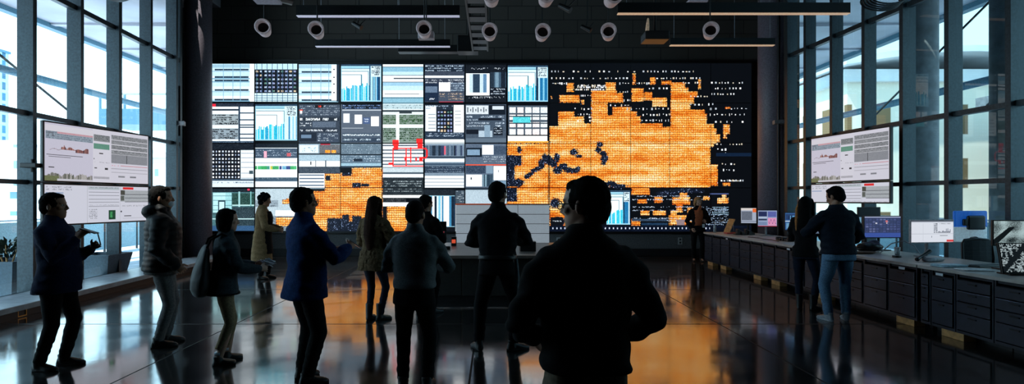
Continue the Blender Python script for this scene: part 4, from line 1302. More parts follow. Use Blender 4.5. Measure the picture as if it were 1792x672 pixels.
# ================================================================== large side screens
def side_content():
    """analysis pages: the upper picture, then the lower one"""
    u = Cv(0, 0, 260, 116, 1.6, (214, 212, 226))
    R, T = u.R, u.txt
    R(0, 0, 108, 116, (206, 204, 222), 2); R(0, 4, 108, 16, (222, 220, 230)); T(2, 16, 108, 32, 4, (90, 100, 120), (150, 166, 180), .5); R(26, 16, 108, 20, (205, 160, 170), 10); T(2, 17, 20, 30, 5, (60, 60, 70))
    for k in range(46):                                   # the reddish ridge line
        x = 10 + k * 1.9
        h = 8 + 7 * abs(math.sin(k * .33)) * (1 + .7 * math.sin(k * .13 + .4)) * (.45 if k < 16 else 1)
        R(x, 58 - h * (.9 if k > 12 else .55), x + 2, 58 - (6 if k < 30 else 2), random.choice([(110, 70, 74), (150, 100, 96), (90, 64, 70), (176, 130, 122)]), 14)
    R(4, 63, 84, 64.4, (80, 80, 90)); R(8, 67, 56, 68.2, (110, 110, 120)); R(8, 88, 20, 90, (60, 60, 66))
    for k in range(50):
        x = 2 + k * 2.1
        h = 5 + 6 * abs(math.sin(k * .21)) + random.uniform(-1, 2)
        R(x, 112 - h, x + 2.2, 112, random.choice([(150, 148, 146), (120, 120, 116), (176, 174, 172), (100, 104, 96)]), 12)
    R(0, 106, 30, 116, (110, 118, 84), 14); R(26, 112, 108, 116, (205, 205, 214))
    R(108, 0, 152, 116, (220, 219, 231), 1); T(110, 12, 151, 26, 3, (70, 76, 84), (140, 146, 150), .6); R(110, 31, 150, 43, (98, 150, 132), 8); R(124, 51, 134, 54, (60, 60, 64)); R(110, 64, 112, 66, (70, 70, 76)); T(110, 70, 151, 76, 4, (110, 110, 120), None, .35); R(138, 84, 146, 88, (50, 50, 56)); R(112, 84, 118, 86, (90, 90, 96)); R(110, 104, 150, 109, (176, 176, 186), 8)
    R(152, 0, 260, 116, (217, 216, 229), 1); T(155, 8, 258, 72, 3.2, (76, 80, 86), (152, 156, 162), .62)
    for q in (18, 29, 40, 51):
        R(155, q, 258, q + 1.6, (220, 220, 230))
    R(155, 52, 258, 72, (140, 144, 152), 8); R(196, 52, 198, 72, (60, 64, 70))
    T(155, 75, 180, 79, 4, (230, 120, 140), None, .6); R(180, 76, 258, 77.4, (200, 120, 130)); R(155, 84, 258, 85, (150, 150, 160)); R(155, 92, 258, 93, (170, 170, 180)); R(174, 100, 192, 103.5, (140, 142, 150), 12); R(206, 100, 224, 103.5, (128, 130, 138), 12)
    l = Cv(0, 0, 260, 84, 1.6, (216, 218, 232))
    R, T = l.R, l.txt
    T(2, 2, 60, 12, 5, (120, 124, 136), None, .4); R(2, 16, 40, 18, (120, 150, 190))
    R(94, 0, 95.5, 84, (200, 202, 214)); T(97, 2, 176, 9, 4, (90, 100, 110), (186, 196, 204), .5)
    for q in (14, 21, 30, 37, 46):
        R(98, q, 176, q + 1.2, (140, 142, 152))
    T(98, 52, 120, 78, 4, (120, 124, 134), None, .5); T(98, 42, 176, 48, 4, (150, 152, 160), None, .35)
    R(148, 56, 166, 78, (24, 70, 48), 18); R(152, 60, 158, 74, (60, 150, 90), 24)
    R(178, 0, 179.4, 84, (198, 200, 212)); R(186, 1, 216, 7, (226, 40, 44)); R(180, 9, 260, 36, (172, 178, 184), 7); R(180, 9, 192, 20, (70, 72, 66), 18); R(180, 22, 190, 34, (90, 96, 92), 18)
    for q in (18, 27, 36):
        R(192, q, 260, q + 1.2, (80, 84, 92))
    T(180, 44, 258, 50, 5, (140, 142, 150), None, .4); R(180, 58, 184, 62, (60, 60, 66)); R(190, 70, 210, 72, (60, 60, 66)); R(186, 76, 258, 77, (160, 160, 170))
    return u.a, l.a


UA, LA = side_content()


def side_screen(pl, pr, z0, z1, arr, label, tall):
    """thin screen hung between two floor points pl and pr"""
    pl, pr = Vector(pl), Vector(pr)
    c = (pl + pr) / 2
    w = (pr - pl).length
    a = math.atan2(pr.y - pl.y, pr.x - pl.x)
    t = thing('wall_screen', label, 'screen', (c.x, c.y, (z0 + z1) / 2), a, 'large screens hung at the windows')
    h = z1 - z0
    MB().rbox(-w / 2 - .025, .004, -h / 2 - .025, w / 2 + .025, .06, h / 2 + .025, .008).build('casing', M['black_plastic'], t)
    MB().box(-.3, .06, -h * .3, .3, .13, h * .3).build('mounting_bracket', M['black_metal'], t)
    grid_screen('screen', w, h, arr, M['scr_side'], t)
    return t


pl, pr = (-.787 * 8.98, 8.98), (-.606 * 11.07, 11.07)
side_screen(pl, pr, 1.91, 2.83, UA, 'upper large screen hung at the left windows, showing a reddish ridge line', 1)
side_screen(pl, pr, 1.21, 1.845, LA, 'lower large screen at the left windows, with a red tab and green picture', 0)
ql, qr = (.555 * 11.9, 11.9), (.691 * 9.92, 9.92)
side_screen(ql, qr, 1.965, 2.865, UA, 'upper large screen hung at the right windows, above the couple', 1)
side_screen(ql, qr, 1.56, 1.91, LA[:int(LA.shape[0] * .56)], 'shallow lower screen at the right windows, just above the heads of the couple', 0)


def pole(label, p, z1, cat='support pole'):
    t = thing('screen_stand', label, cat, p)
    MB().cyl((0, 0, .02), (0, 0, z1), .035).build('pole', M['black_metal'], t, True)
    MB().rbox(-.22, -.22, 0, .22, .22, .02, .006).build('base_plate', M['black_metal'], t)
    for z in (z1 - .25, z1 - .95):
        MB().box(-.05, -.05, z, .05, .05, z + .12).build('clamp', M['black_metal'], t)


# ================================================================== right run of worktops and drawer cabinets
XF, ZT = 5.27, .80


def worktop(d0, d1, label):
    o = MB().rbox(XF - .04, d0, ZT - .04, XF + 1.08, d1, ZT, .008).build('worktop', M['desk_top'])
    tag(o, label, 'worktop', 'right hand worktops')


worktop(7.09, 14.3, 'long far worktop with three monitors at its end, along the right windows')
worktop(4.5, 7.07, 'near worktop in the right foreground carrying a keyboard and papers')


def cabinet(d0, d1, label, var):
    w = d1 - d0
    t = thing('drawer_cabinet', label, 'cabinet', (XF, (d0 + d1) / 2, 0), 0, 'dark drawer cabinets under the right worktops')
    c = MB()
    c.box(0, -w / 2 + .002, .09, .70, -w / 2 + .02, ZT - .045)
    c.box(0, w / 2 - .02, .09, .70, w / 2 - .002, ZT - .045)
    c.box(0, -w / 2 + .02, .09, .70, w / 2 - .02, .12)
    c.box(0.02, -w / 2 + .02, ZT - .075, .70, w / 2 - .02, ZT - .045)
    c.box(.66, -w / 2 + .02, .12, .70, w / 2 - .02, ZT - .075)
    c.build('carcass', M['cab'], t)
    MB().box(.20, -w / 2 + .004, 0, .66, w / 2 - .004, .09).build('plinth', M['ledge_black'], t)
    zs = {0: ((.135, .375), (.385, .535), (.545, .695)), 1: ((.135, .32), (.33, .45), (.46, .575), (.585, .70)), 2: ((.135, .40), (.41, .56), (.57, .70))}[var]
    for k, (a, b) in enumerate(zs):
        dr = MB().rbox(-.018, -w / 2 + .026, a, .06, w / 2 - .026, b, .004).build('drawer', M['cab_front'], t)
        if k:
            MB().box(-.0205, -w / 2 + .03, b - .009, -.0175, w / 2 - .03, b - .003).build('edge_strip', M['edge'] if (k + var) % 2 else M['dark_metal'], dr)
        hb_ = MB()
        hb_.rbox(-.034, -.055 * min(1, w / .5), b - .042, -.018, .055 * min(1, w / .5), b - .026, .004)
        hb_.build('handle', M['dark_metal'], dr)
    return t


ord_ = ['second', 'third', 'fourth', 'fifth', 'sixth', 'seventh', 'eighth', 'ninth', 'tenth', 'eleventh', 'twelfth', 'thirteenth', 'fourteenth', 'fifteenth', 'sixteenth']
ds = [7.12 + .5125 * i for i in range(15)]
for i in range(14):
    lab = 'dark drawer cabinet nearest us under the far worktop, beside the gap' if i == 0 else ('dark drawer cabinet at the far end, by the blond woman' if i == 13 else 'dark drawer cabinet, %s from the gap along the far worktop' % ord_[i - 1])
    cabinet(ds[i], ds[i + 1], lab, (0, 0, 1, 0, 2, 0, 0, 1, 2, 0, 0, 2, 0, 1)[i])
for (a, b), v, lab in zip(((6.90, 7.06), (6.53, 6.89), (6.03, 6.52), (5.50, 6.02), (4.98, 5.49), (4.55, 4.97)), (2, 2, 1, 1, 0, 0),
                          ('narrow dark filler cabinet at the gap between the two right worktops', 'dark drawer cabinet second under the near worktop, with a white name tag', 'dark drawer cabinet third under the near worktop, with wide bright drawer edges',
                           'dark drawer cabinet fourth under the near worktop, at the right edge of the photo', 'dark drawer cabinet fifth under the near worktop, beyond the photo edge', 'last dark drawer cabinet of the near worktop, closest to us')):
    cabinet(a, b, lab, v)
for d, z, lab in ((6.74, .735, 'near worktop'), (7.36, .735, 'far worktop, beside the gap'), (10.2, .735, 'far worktop, beyond the couple'), (12.9, .735, 'far worktop, by its far end')):
    o = MB().box(-.003, -.055, -.015, 0, .055, .015).build('name_tag', M['paper'])
    o.location = (XF - .02, d, z - .012)
    tag(o, 'small white name tag on a cabinet under the ' + lab, 'tag', 'white cabinet name tags')
for d, lab in ((6.60, 'under the near worktop, closest to us'), (7.36, 'beside the gap between the two right worktops'), (9.25, 'behind the feet of the couple'), (10.75, 'next beyond the couple'), (11.5, 'third beyond the gap toward the far end'), (13.2, 'in shadow near the far end'), (14.0, 'farthest, at the end of the row')):
    o = MB().rbox(0, -.16, 0, .14, .16, .088, .004).build('wooden_block', M['wood'])
    o.location = (XF + .02, d, 0.001)
    tag(o, 'raw timber block propping up the dark cabinets, ' + lab, 'block', 'timber blocks under the cabinets')

# ================================================================== monitors
def mon_table(k):
    if k == 'page':
        c = Cv(0, 0, 60, 64, 2, (170, 180, 200)); c.R(0, 0, 60, 10, (222, 216, 214)); c.R(46, 2, 60, 18, (240, 110, 50)); c.R(2, 14, 44, 52, (106, 114, 130)); c.txt(2, 14, 44, 52, 4, (90, 98, 112), None, .5); c.R(0, 56, 60, 58, (80, 90, 110))
    elif k == 'plots':
        c = Cv(0, 0, 76, 64, 2, (150, 166, 200)); c.R(2, 4, 36, 24, (40, 48, 90), 6); c.R(2, 26, 36, 30, (190, 204, 220)); c.R(2, 34, 36, 40, (40, 50, 76)); c.R(2, 46, 36, 60, (120, 140, 176), 8); c.R(40, 4, 74, 26, (90, 100, 170), 14); c.R(40, 30, 74, 60, (226, 150, 190), 18)
        for i in range(30):
            x, y = 42 + i, 44 + 8 * math.sin(i * .5)
            c.R(x, y, x + 2, y + 2, (90, 70, 140))
        c.R(0, 62, 76, 64, (220, 60, 90))
    elif k == 'blue':
        c = Cv(0, 0, 80, 60, 2, (56, 96, 150)); c.R(2, 4, 78, 24, (40, 66, 110), 10); c.vs(10, 10, 70, 24, [(120, 180, 220), (30, 50, 90), (70, 130, 180)], 2, 5); c.R(0, 28, 80, 31, (200, 220, 235)); c.R(4, 36, 78, 56, (110, 160, 196), 10); c.R(30, 42, 60, 46, (30, 40, 60))
    elif k == 'dash':
        c = Cv(0, 0, 120, 76, 2, (52, 62, 106))
        c.cells(2, 6, 118, 58, 10, 6, (46, 54, 92), [(70, 80, 130), (60, 72, 118), (96, 104, 150), (54, 64, 104)], .75); c.R(0, 0, 120, 4, (160, 168, 200)); c.R(36, 22, 42, 27, (210, 210, 225)); c.R(70, 14, 77, 20, (225, 120, 120)); c.R(72, 22, 76, 26, (240, 200, 200)); c.R(0, 60, 120, 76, (60, 84, 160), 5)
    elif k == 'sheet':
        c = Cv(0, 0, 160, 78, 2, (226, 230, 240)); c.R(0, 0, 160, 5, (70, 74, 84)); c.R(0, 5, 160, 8, (190, 196, 210)); c.R(0, 48, 160, 49, (160, 166, 178)); c.txt(84, 10, 100, 46, 6, (40, 50, 70), None, .8); c.txt(106, 10, 152, 15, 5, (60, 64, 76), None, .5)
        for x in range(102, 148, 3):
            h = random.uniform(2, 12) * (1 + (x > 125)) * .6
            c.R(x, 44 - h, x + 2, 44, (40, 48, 80))
        c.R(100, 44, 148, 45, (50, 54, 66)); c.R(108, 54, 138, 56, (110, 114, 124)); c.R(76, 56, 78, 62, (120, 124, 134)); c.R(44, 12, 45, 74, (200, 204, 214)); c.R(134, 70, 160, 77, (226, 60, 60), 8)
    elif k == 'noise':
        c = Cv(0, 0, 110, 80, 2, (20, 30, 32)); yy, xx = np.mgrid[0:160, 0:220]
        low = np.array([[noise.noise(Vector((x * .02, y * .02, 1.3))) for x in range(0, 220, 4)] for y in range(0, 160, 4)]).repeat(4, 0).repeat(4, 1)
        m = RNG.random((160, 220)) < np.clip(.62 + low * .8, .05, .95)
        c.a[m] = (176, 200, 202); dk = (np.abs((xx - 60) + (yy - 80) * .9) < 14 + yy * .06) & (yy > 40); c.a[dk] = (14, 20, 22); c.a[np.abs(yy - 158) < 3] = (30, 40, 44)
    else:
        c = Cv(0, 0, 110, 90, 2, (16, 22, 26)); yy, xx = np.mgrid[0:180, 0:220]
        f = np.array([[noise.noise(Vector((x * .035, y * .05, 5.2))) + .7 * noise.noise(Vector((x * .1, y * .16, 9.1))) for x in range(0, 220, 2)] for y in range(0, 180, 2)]).repeat(2, 0).repeat(2, 1)
        m = np.abs(f) < .14 + .1 * RNG.random((180, 220))
        c.a[m] = (170, 186, 190); c.a[np.abs(xx - 60 + (yy - 100) * .8) < 16] = (18, 24, 28)
    return c.a


def monitor(label, base, w, h, zc, yaw, pic, tilt=0.0, back=M['black_plastic'], stand='column', m=None):
    """base: foot on the worktop; zc: height of the picture's centre; yaw 0 faces -Y"""
    t = thing('monitor', label, 'monitor', base, yaw, 'monitors on the right worktops')
    Mx = Matrix.Translation((0, 0, zc - base[2])) @ Matrix.Rotation(tilt, 4, 'X')
    MB().rbox(-w / 2 - .012, .003, -h / 2 - .016, w / 2 + .012, .035, h / 2 + .012, .005, Mx).build('casing', back, t)
    if pic is not None:
        s = grid_screen('screen', w, h, pic, M['scr_mon'], t)
        s.matrix_local = Mx
    else:
        MB().box(-w / 2, .0, -h / 2, w / 2, .004, h / 2, Mx).build('screen', M['black_plastic'], t)
    pm = M['pale_metal'] if stand == 'pale' else M['black_metal']
    MB().limb([((0, .10, .036), .022), ((0, .095, (zc - base[2]) * .6), .020), ((0, .05, zc - base[2] - .02), .018)], n=12).build('stand_column', pm, t, True)
    MB().rbox(-.13, -.02, 0, .13, .18, .014, .006).build('stand_base', pm, t)
    return t


monitor('small monitor with orange corner at the far end of the right worktop', (6.12, 13.75, ZT + .001), .335, .36, 1.225, -.30, mon_table('page'), -.06)
monitor('monitor with a pink plot, second from the far end of the right worktop', (6.08, 12.72, ZT + .001), .40, .35, 1.19, -.12, mon_table('plots'), 0, stand='pale')
monitor('blue monitor beside the dark-haired woman, third from the far end', (6.16, 11.62, ZT + .001), .46, .345, 1.165, -.15, mon_table('blue'), 0)
monitor('wide dark-blue dashboard monitor just right of the man in jeans', (6.13, 9.02, ZT + .001), .575, .325, 1.175, .02, mon_table('dash'), 0)
monitor('white spreadsheet monitor tilted on a clear stand, mid right worktop', (6.12, 7.98, ZT + .001), .655, .305, 1.165, .13, mon_table('sheet'), 0, back=M['white_plastic'], stand='pale')
monitor('upper monitor of speckled black and white imagery at the right edge', (5.92, 6.50, ZT + .001), .42, .27, 1.225, -.16, mon_table('noise'), 0)
monitor('lower tilted monitor of veined black and white imagery at the right edge', (5.60, 6.06, ZT + .001), .40, .30, .985, -.12, mon_table('veins'), -.22)
monitor('black monitor with a dark screen standing behind the dashboard monitor', (6.27, 9.55, ZT + .001), .36, .14, 1.40, .02, None, 0)

# blue and white board behind the chairs, with a black holder on it
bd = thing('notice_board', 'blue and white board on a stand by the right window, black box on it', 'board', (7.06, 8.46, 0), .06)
MB().rbox(-.26, 0, .98, .26, .04, 1.205, .02).build('lower_panel', mat('pale_panel_glow', (190, 210, 220), .5, emit=(170, 200, 214), estr=.3), bd)  # emission on both panels stands in for window light on the board
MB().rbox(-.262, -.001, 1.2, .262, .041, 1.44, .02).build('blue_panel', mat('blue_panel_glow', (28, 84, 160), .35, emit=(20, 84, 175), estr=.55), bd)
b = MB(); b.rbox(-.09, -.05, 1.16, .19, -.002, 1.37, .025); b.rbox(-.15, -.045, 1.22, -.08, -.002, 1.32, .015)
b.build('black_holder', M['black_plastic'], bd)
MB().cyl((0, .03, .03), (0, .03, 1.0), .025).build('post', M['dark_metal'], bd, True)
MB().rbox(-.16, -.12, 0, .16, .18, .03, .008).build('foot_plate', M['dark_metal'], bd)


# ================================================================== office chairs behind the worktop
def office_chair(label, x, d, yaw):
    t = thing('office_chair', label, 'chair', (x, d, 0), yaw, 'black mesh office chairs behind the right worktop')
    b = MB(); b.rbox(-.24, -.23, .44, .24, .23, .52, .03); b.build('seat', M['black_plastic'], t, True)
    fr_ = MB()
    pts = [(-.20, .25, .62), (-.225, .27, .80), (-.215, .29, 1.0), (-.17, .30, 1.05), (0, .305, 1.065), (.17, .30, 1.05), (.215, .29, 1.0), (.225, .27, .80), (.20, .25, .62), (0, .24, .60), (-.20, .25, .62)]
    fr_.limb([(p, .017) for p in pts], n=8)
    br = fr_.build('backrest', M['black_plastic'], t, True)
    ms = MB()
    for i in range(8):
        z0 = .63 + i * .052
        ms.loft([[Vector((x_, .262 + .055 * (z_ - .62) + dy - .03 * (1 - (x_ / .21) ** 2), z_)) for x_, dy in ((-.205, 0), (-.1, 0), (0, 0), (.1, 0), (.205, 0), (.205, .004), (.1, .004), (0, .004), (-.1, .004), (-.205, .004))] for z_ in (z0, z0 + .0515)])
    ms.build('mesh_back', mat('chair_mesh', (30, 34, 38), .8), br)
    for s in (-1, 1):
        MB().limb([((s * .25, .12, .48), .014), ((s * .28, .10, .66), .014), ((s * .28, -.10, .68), .016), ((s * .28, -.16, .67), .014)], n=8).build('armrest', M['black_plastic'], t, True)
    MB().cyl((0, 0, .10), (0, 0, .45), .028).build('gas_column', M['dark_metal'], t, True)
    MB().limb([((0, .20, .47), .02), ((0, .285, .55), .02), ((0, .27, .75), .016)], n=8).build('back_support', M['black_metal'], t, True)
    for k in range(5):
        a = 2 * PI * k / 5
        lg_ = MB().limb([((0, 0, .11), .02), ((.28 * math.cos(a), .28 * math.sin(a), .075), .014)], n=8).build('leg', M['black_metal'], t, True)
        MB().cyl((.28 * math.cos(a) - .02 * math.sin(a), .28 * math.sin(a) + .02 * math.cos(a), .03), (.28 * math.cos(a) + .02 * math.sin(a), .28 * math.sin(a) - .02 * math.cos(a), .03), .03, n=14).build('caster', M['black_plastic'], lg_)


office_chair('black mesh office chair just right of the white spreadsheet monitor', 6.56, 8.24, -2.0)
office_chair('black mesh office chair in front of the blue and white board', 6.68, 7.60, .05)

# ================================================================== small things on the right worktops
ZW = ZT + .002
def put(o, label, cat, group=None):
    return tag(o, label, cat, group)


kb = thing('keyboard', 'black keyboard on the near worktop, before the veined monitor', 'keyboard', (5.90, 6.86, ZW), .30)
MB().rbox(-.21, -.07, 0, .21, .07, .018, .005).build('keyboard_case', M['black_plastic'], kb)
b = MB()
for r in range(5):
    for c_ in range(14):
        b.box(-.198 + c_ * .0283, -.058 + r * .0235, .018, -.174 + c_ * .0283, -.038 + r * .0235, .024)
b.build('keys', M['dark_metal'], kb)
o = MB().rbox(-.03, -.05, 0, .03, .05, .03, .012).build('computer_mouse', M['black_plastic'], None, True); o.location = (5.55, 5.66, ZW); put(o, 'black computer mouse on the near worktop, close to the right edge', 'mouse')
for x, d, a, n, lab in ((5.46, 6.86, .1, 6, 'stack of white papers, painted as blue-lit, at the back of the near worktop'), (5.46, 6.50, -.1, 3, 'loose white sheets near the front of the near worktop')):
    b = MB()
    for k in range(n):
        b.box(-.15, -.105, .0045 * k, .15, .105, .0045 * k + .003, Matrix.Rotation(random.uniform(-.18, .18), 4, 'Z'))
    o = b.build('paper_stack', mat('lit_paper', (190, 222, 250) if 'blue' in lab else (232, 238, 246), .6), None); o.location = (x, d, ZW); o.rotation_euler.z = a  # blue window light is painted into the first stack's colour
    put(o, lab, 'papers', 'papers on the near worktop')
# desk phone handset pillow: grey dock with black handset
dp = thing('desk_phone', 'grey dock with a black handset leaning on it, below the white monitor', 'phone', (5.72, 7.45, ZW), .4)
MB().rbox(-.15, -.06, 0, .15, .06, .055, .02).build('dock', mat('grey_plastic', (170, 172, 182), .5), dp, True)
MB().limb([((-.24, .05, .03), .028), ((-.18, .06, .045), .02), ((-.10, .05, .085), .018), ((-.02, .03, .13), .026)], n=10).build('handset', M['black_plastic'], dp, True)
# cables
for i, (pts, lab) in enumerate((
        (((5.86, 8.66, .0), (5.92, 8.52, .14), (6.03, 8.42, .19), (6.14, 8.36, .12), (6.2, 8.32, .0)), 'pale looped cable rising between the two mid monitors'),
        (((5.42, 9.25, .0), (5.55, 9.1, .0), (5.7, 9.15, .0), (5.85, 9.3, .0), (5.9, 9.5, .0)), 'grey cable lying under the dashboard monitor'),
        (((5.42, 12.2, .0), (5.52, 11.9, .0), (5.45, 11.6, .0), (5.50, 11.3, .0), (5.42, 10.9, .0)), 'dark cable lying across the far worktop by the pink-plot monitor'))):
    b = MB()
    cu = []
    for j in range(25):
        t_ = j / 24 * (len(pts) - 1); k_ = min(int(t_), len(pts) - 2); f = t_ - k_; f = f * f * (3 - 2 * f)
        cu.append((Vector(pts[k_]).lerp(Vector(pts[k_ + 1]), f), .008))
    o = b.limb(cu, n=8).build('cable', M['pale_metal'] if i < 2 else M['black_plastic'], None, True); o.location = (0, 0, ZW + .008)
    put(o, lab, 'cable', 'cables on the worktop')
# tray, bag heaps and cups by the man in jeans
b = MB(); b.loft([[Vector((w_ * math.cos(t), .6 * w_ * math.sin(t), z)) for t in [2 * PI * j / 26 for j in range(26)]] for z, w_ in ((0, .15), (.018, .20), (.026, .205), (.022, .19), (.008, .145))])
o = b.build('oval_tray', mat('brown_tray', (120, 84, 62), .5), None, True); o.location = (5.50, 8.55, ZW); put(o, 'oval brown tray on the worktop beside the man in jeans', 'tray')
b = MB(); b.ell((0, 0, .07), (.19, .13, .075)); b.ell((.08, .03, .11), (.09, .09, .06)); b.ell((-.1, -.02, .04), (.12, .09, .045))
o = remesh(b, 'black_pouch', M['black_plastic'], None, .01, 3, lambda p, q: .012 * noise.noise(Vector((p[0] * 14, p[1] * 14, p[2] * 14)))); o.location = (5.80, 8.82, ZW + .006); put(o, 'soft black pouch heaped below the dashboard monitor', 'pouch')
for x, d, lab in ((5.84, 8.28, 'clear plastic cup beside the looped cable'), (5.42, 14.05, 'clear water bottle at the far end of the right worktop')):
    bottle = 'bottle' in lab
    t = thing('water_bottle' if bottle else 'plastic_cup', lab, 'bottle' if bottle else 'cup', (x, d, ZW))
    pr_ = ((0, .032), (.14, .034), (.17, .026), (.20, .014), (.225, .014)) if bottle else ((0, .03), (.05, .033), (.11, .038))
    b = MB(); b.loft([[Vector((r * math.cos(u), r * math.sin(u), z)) for u in [2 * PI * j / 20 for j in range(20)]] for z, r in pr_]); b.build('vessel', mat('cloudy_plastic', (160, 176, 186), .15), t, True)
    b = MB()
    if bottle:
        b.cyl((0, 0, .222), (0, 0, .245), .016); b.build('cap', M['white_plastic'], t)
    else:
        b.cyl((0, 0, .108), (0, 0, .114), .040); b.build('rim', M['white_plastic'], t)
o = MB().cyl((0, 0, 0), (0, 0, .022), .055, n=24).build('round_puck', M['black_plastic'], None); o.location = (5.62, 7.98, ZW); put(o, 'small round black puck on the worktop in front of the white monitor', 'puck')
# far end: leaning board, lamp, dark gear, red folder
o = MB().rbox(-.02, -.13, 0, 0, .13, .36, .004).build('leaning_board', M['wood'], None); o.location = (5.66, 13.9, ZW + .004); o.rotation_euler = (0, .42, .15); put(o, 'thin timber board leaning beside the small far monitor', 'board')
dl_ = thing('desk_lamp', 'bent metal desk lamp at the far end, by the blond woman', 'lamp', (5.92, 14.12, ZW), 0)
MB().cyl((0, 0, 0), (0, 0, .02), .07, n=24).build('lamp_base', M['dark_metal'], dl_)
MB().limb([((0, 0, .02), .009), ((-.02, 0, .20), .009), ((-.12, 0, .27), .009), ((-.30, -.02, .30), .009)], n=8).build('lamp_arm', M['pale_metal'], dl_, True)
MB().limb([((-.28, -.02, .305), .02), ((-.36, -.03, .285), .035)], n=12, caps=False).build('lamp_head', M['pale_metal'], dl_)
b = MB()
for k in range(9):
    b.rbox(-.12 + .05 * k, -.08 + .02 * (k % 3), 0, -.06 + .05 * k, .06, .04 + .03 * ((k * 7) % 4), .008)
o = b.build('equipment_dock', M['black_plastic'], None); o.location = (5.62, 13.1, ZW); put(o, 'low black equipment dock in front of the small far monitor', 'equipment')
o = MB().rbox(-.14, -.10, 0, .14, .10, .025, .004).build('folder', mat('red_folder', (190, 50, 54), .5), None); o.location = (5.62, 13.55, ZW); put(o, 'red folder lying beside the water bottle at the far end', 'folder')
hp_ = thing('headset', 'black headset lying on the far worktop behind the couple', 'headset', (5.62, 10.4, ZW), .6)
MB().limb([((-.08 * math.cos(t), .1 * math.sin(t), .03), .012) for t in [PI * j / 12 for j in range(13)]], n=8).build('headband', M['black_plastic'], hp_, True)
for s in (-1, 1):
    MB().cyl((s * .08, 0, .03), (s * .055, 0, .03), .03, n=18).build('ear_cup', M['black_plastic'], hp_)
b = MB()
for k in range(7):
    b.rbox(-.06 + .02 * math.sin(k), -.22 + .07 * k, 0, .07, -.16 + .07 * k, .05 + .02 * math.cos(k * 2), .01)
o = b.build('cable_hub', M['dark_metal'], None); o.location = (5.68, 11.15, ZW); put(o, 'ribbed dark cable hub lying before the blue monitor', 'equipment')

# ================================================================== central desk
TX0, TX1, TY0, TY1, TZ = -1.25, 1.50, 8.85, 11.55, .74
ct = thing('demonstration_desk', 'wide central desk with brownish top and dark front panels', 'desk', ((TX0 + TX1) / 2, (TY0 + TY1) / 2, 0))
hw, hd = (TX1 - TX0) / 2, (TY1 - TY0) / 2
MB().rbox(-hw, -hd, TZ - .05, hw, hd, TZ, .008).build('desk_top', M['table_top'], ct)
g = (-.51) - (TX0 + TX1) / 2
for a, c_ in ((-hw + .05, g - .008), (g + .008, g + .008 + 1.02), (g + 1.045, hw - .05)):
    MB().rbox(a, -hd + .10, .10, c_, -hd + .13, TZ - .055, .004).build('front_panel', M['table_side'], ct)
MB().box(-hw + .05, -hd + .135, .10, hw - .05, -hd + .15, TZ - .055).build('backing_strip', mat('beige_strip', (150, 130, 104), .6), ct)
for s in (-1, 1):
    MB().box(s * (hw - .05) - .015, -hd + .16, .0, s * (hw - .05) + .015, hd - .1, TZ - .055).build('side_panel', M['table_side'], ct)
MB().box(-hw + .06, -hd + .16, 0, hw - .06, -hd + .20, .10).build('plinth', M['ledge_black'], ct)
# pale board of panels standing at the back of the desk
pb = thing('panel_board', 'pale grey board of stacked panels with orange top edge on the central desk', 'board', (.165, 11.40, TZ + .001))
wB, hB = 1.86, .765
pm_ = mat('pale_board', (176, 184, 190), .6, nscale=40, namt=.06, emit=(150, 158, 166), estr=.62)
for i, (x0, x1) in enumerate(((-wB / 2, .30), (.31, wB / 2))):
    for j in range(4):
        MB().rbox(x0, -.012, .005 + j * hB / 4, x1, .012, (j + 1) * hB / 4 - .006, .003).build('board_panel', pm_, pb)
MB().box(-wB / 2, .013, 0, wB / 2, .045, hB).build('backing', M['dark_metal'], pb)
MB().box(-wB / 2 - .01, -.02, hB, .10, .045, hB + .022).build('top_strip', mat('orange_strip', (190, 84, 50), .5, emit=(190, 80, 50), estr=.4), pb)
MB().box(.10, -.02, hB, wB / 2 + .01, .045, hB + .014).build('top_rail', M['pale_metal'], pb)
# box, black monitor and small gear on the desk
bx = thing('black_box', 'open black box on the central desk, right of the man in the black shirt', 'box', (.56, 9.62, TZ + .001), .06)
b = MB()
for q in ((-.13, -.09, 0, .13, .09, .008), (-.13, -.09, .008, .13, -.082, .16), (-.13, .082, .008, .13, .09, .16), (-.13, -.082, .008, -.122, .082, .16), (.122, -.082, .008, .13, .082, .16)):
    b.box(*q)
b.build('box_shell', M['black_plastic'], bx)
MB().box(-.132, -.092, .15, .132, .092, .163).build('box_rim', M['dark_metal'], bx)
m9 = monitor('black monitor turned away on the left end of the central desk', (-1.0, 10.3, TZ + .001), .26, .36, 1.02, .25, None, 0)
del m9['group']
tr_ = thing('desk_device', 'small black device with a glowing red front on the central desk', 'device', (-.76, 10.75, TZ + .001), 0)
MB().rbox(-.05, -.05, 0, .05, .05, .17, .01).build('device_body', M['black_plastic'], tr_)
MB().box(-.035, -.053, .05, .035, -.05, .12).build('device_light', mat('red_glow', (240, 90, 60), .4, emit=(240, 90, 60), estr=.6), tr_)
o = MB().rbox(-.06, -.04, 0, .06, .04, .06, .012).build('stapler_box', M['black_plastic'], None); o.location = (-.82, 9.9, TZ + .001); put(o, 'low black gadget at the left front of the central desk', 'gadget')
b = MB()
for k in range(7):
    Mx = Matrix.Translation((.02 * k, .03 * math.sin(k * 2), .01 + .022 * k)) @ Euler((.12 * math.sin(k * 1.3), .18 * math.cos(k), .35 * math.sin(k * 2.1))).to_matrix().to_4x4()
    b.rbox(-.17, -.10, 0, .17, .10, .015, .003, Mx)
o = b.build('binder_heap', mat('glossy_black', (22, 24, 26), .2), None); o.location = (1.22, 10.0, TZ + .02); put(o, 'glossy dark binders heaped at the right of the central desk', 'binders')

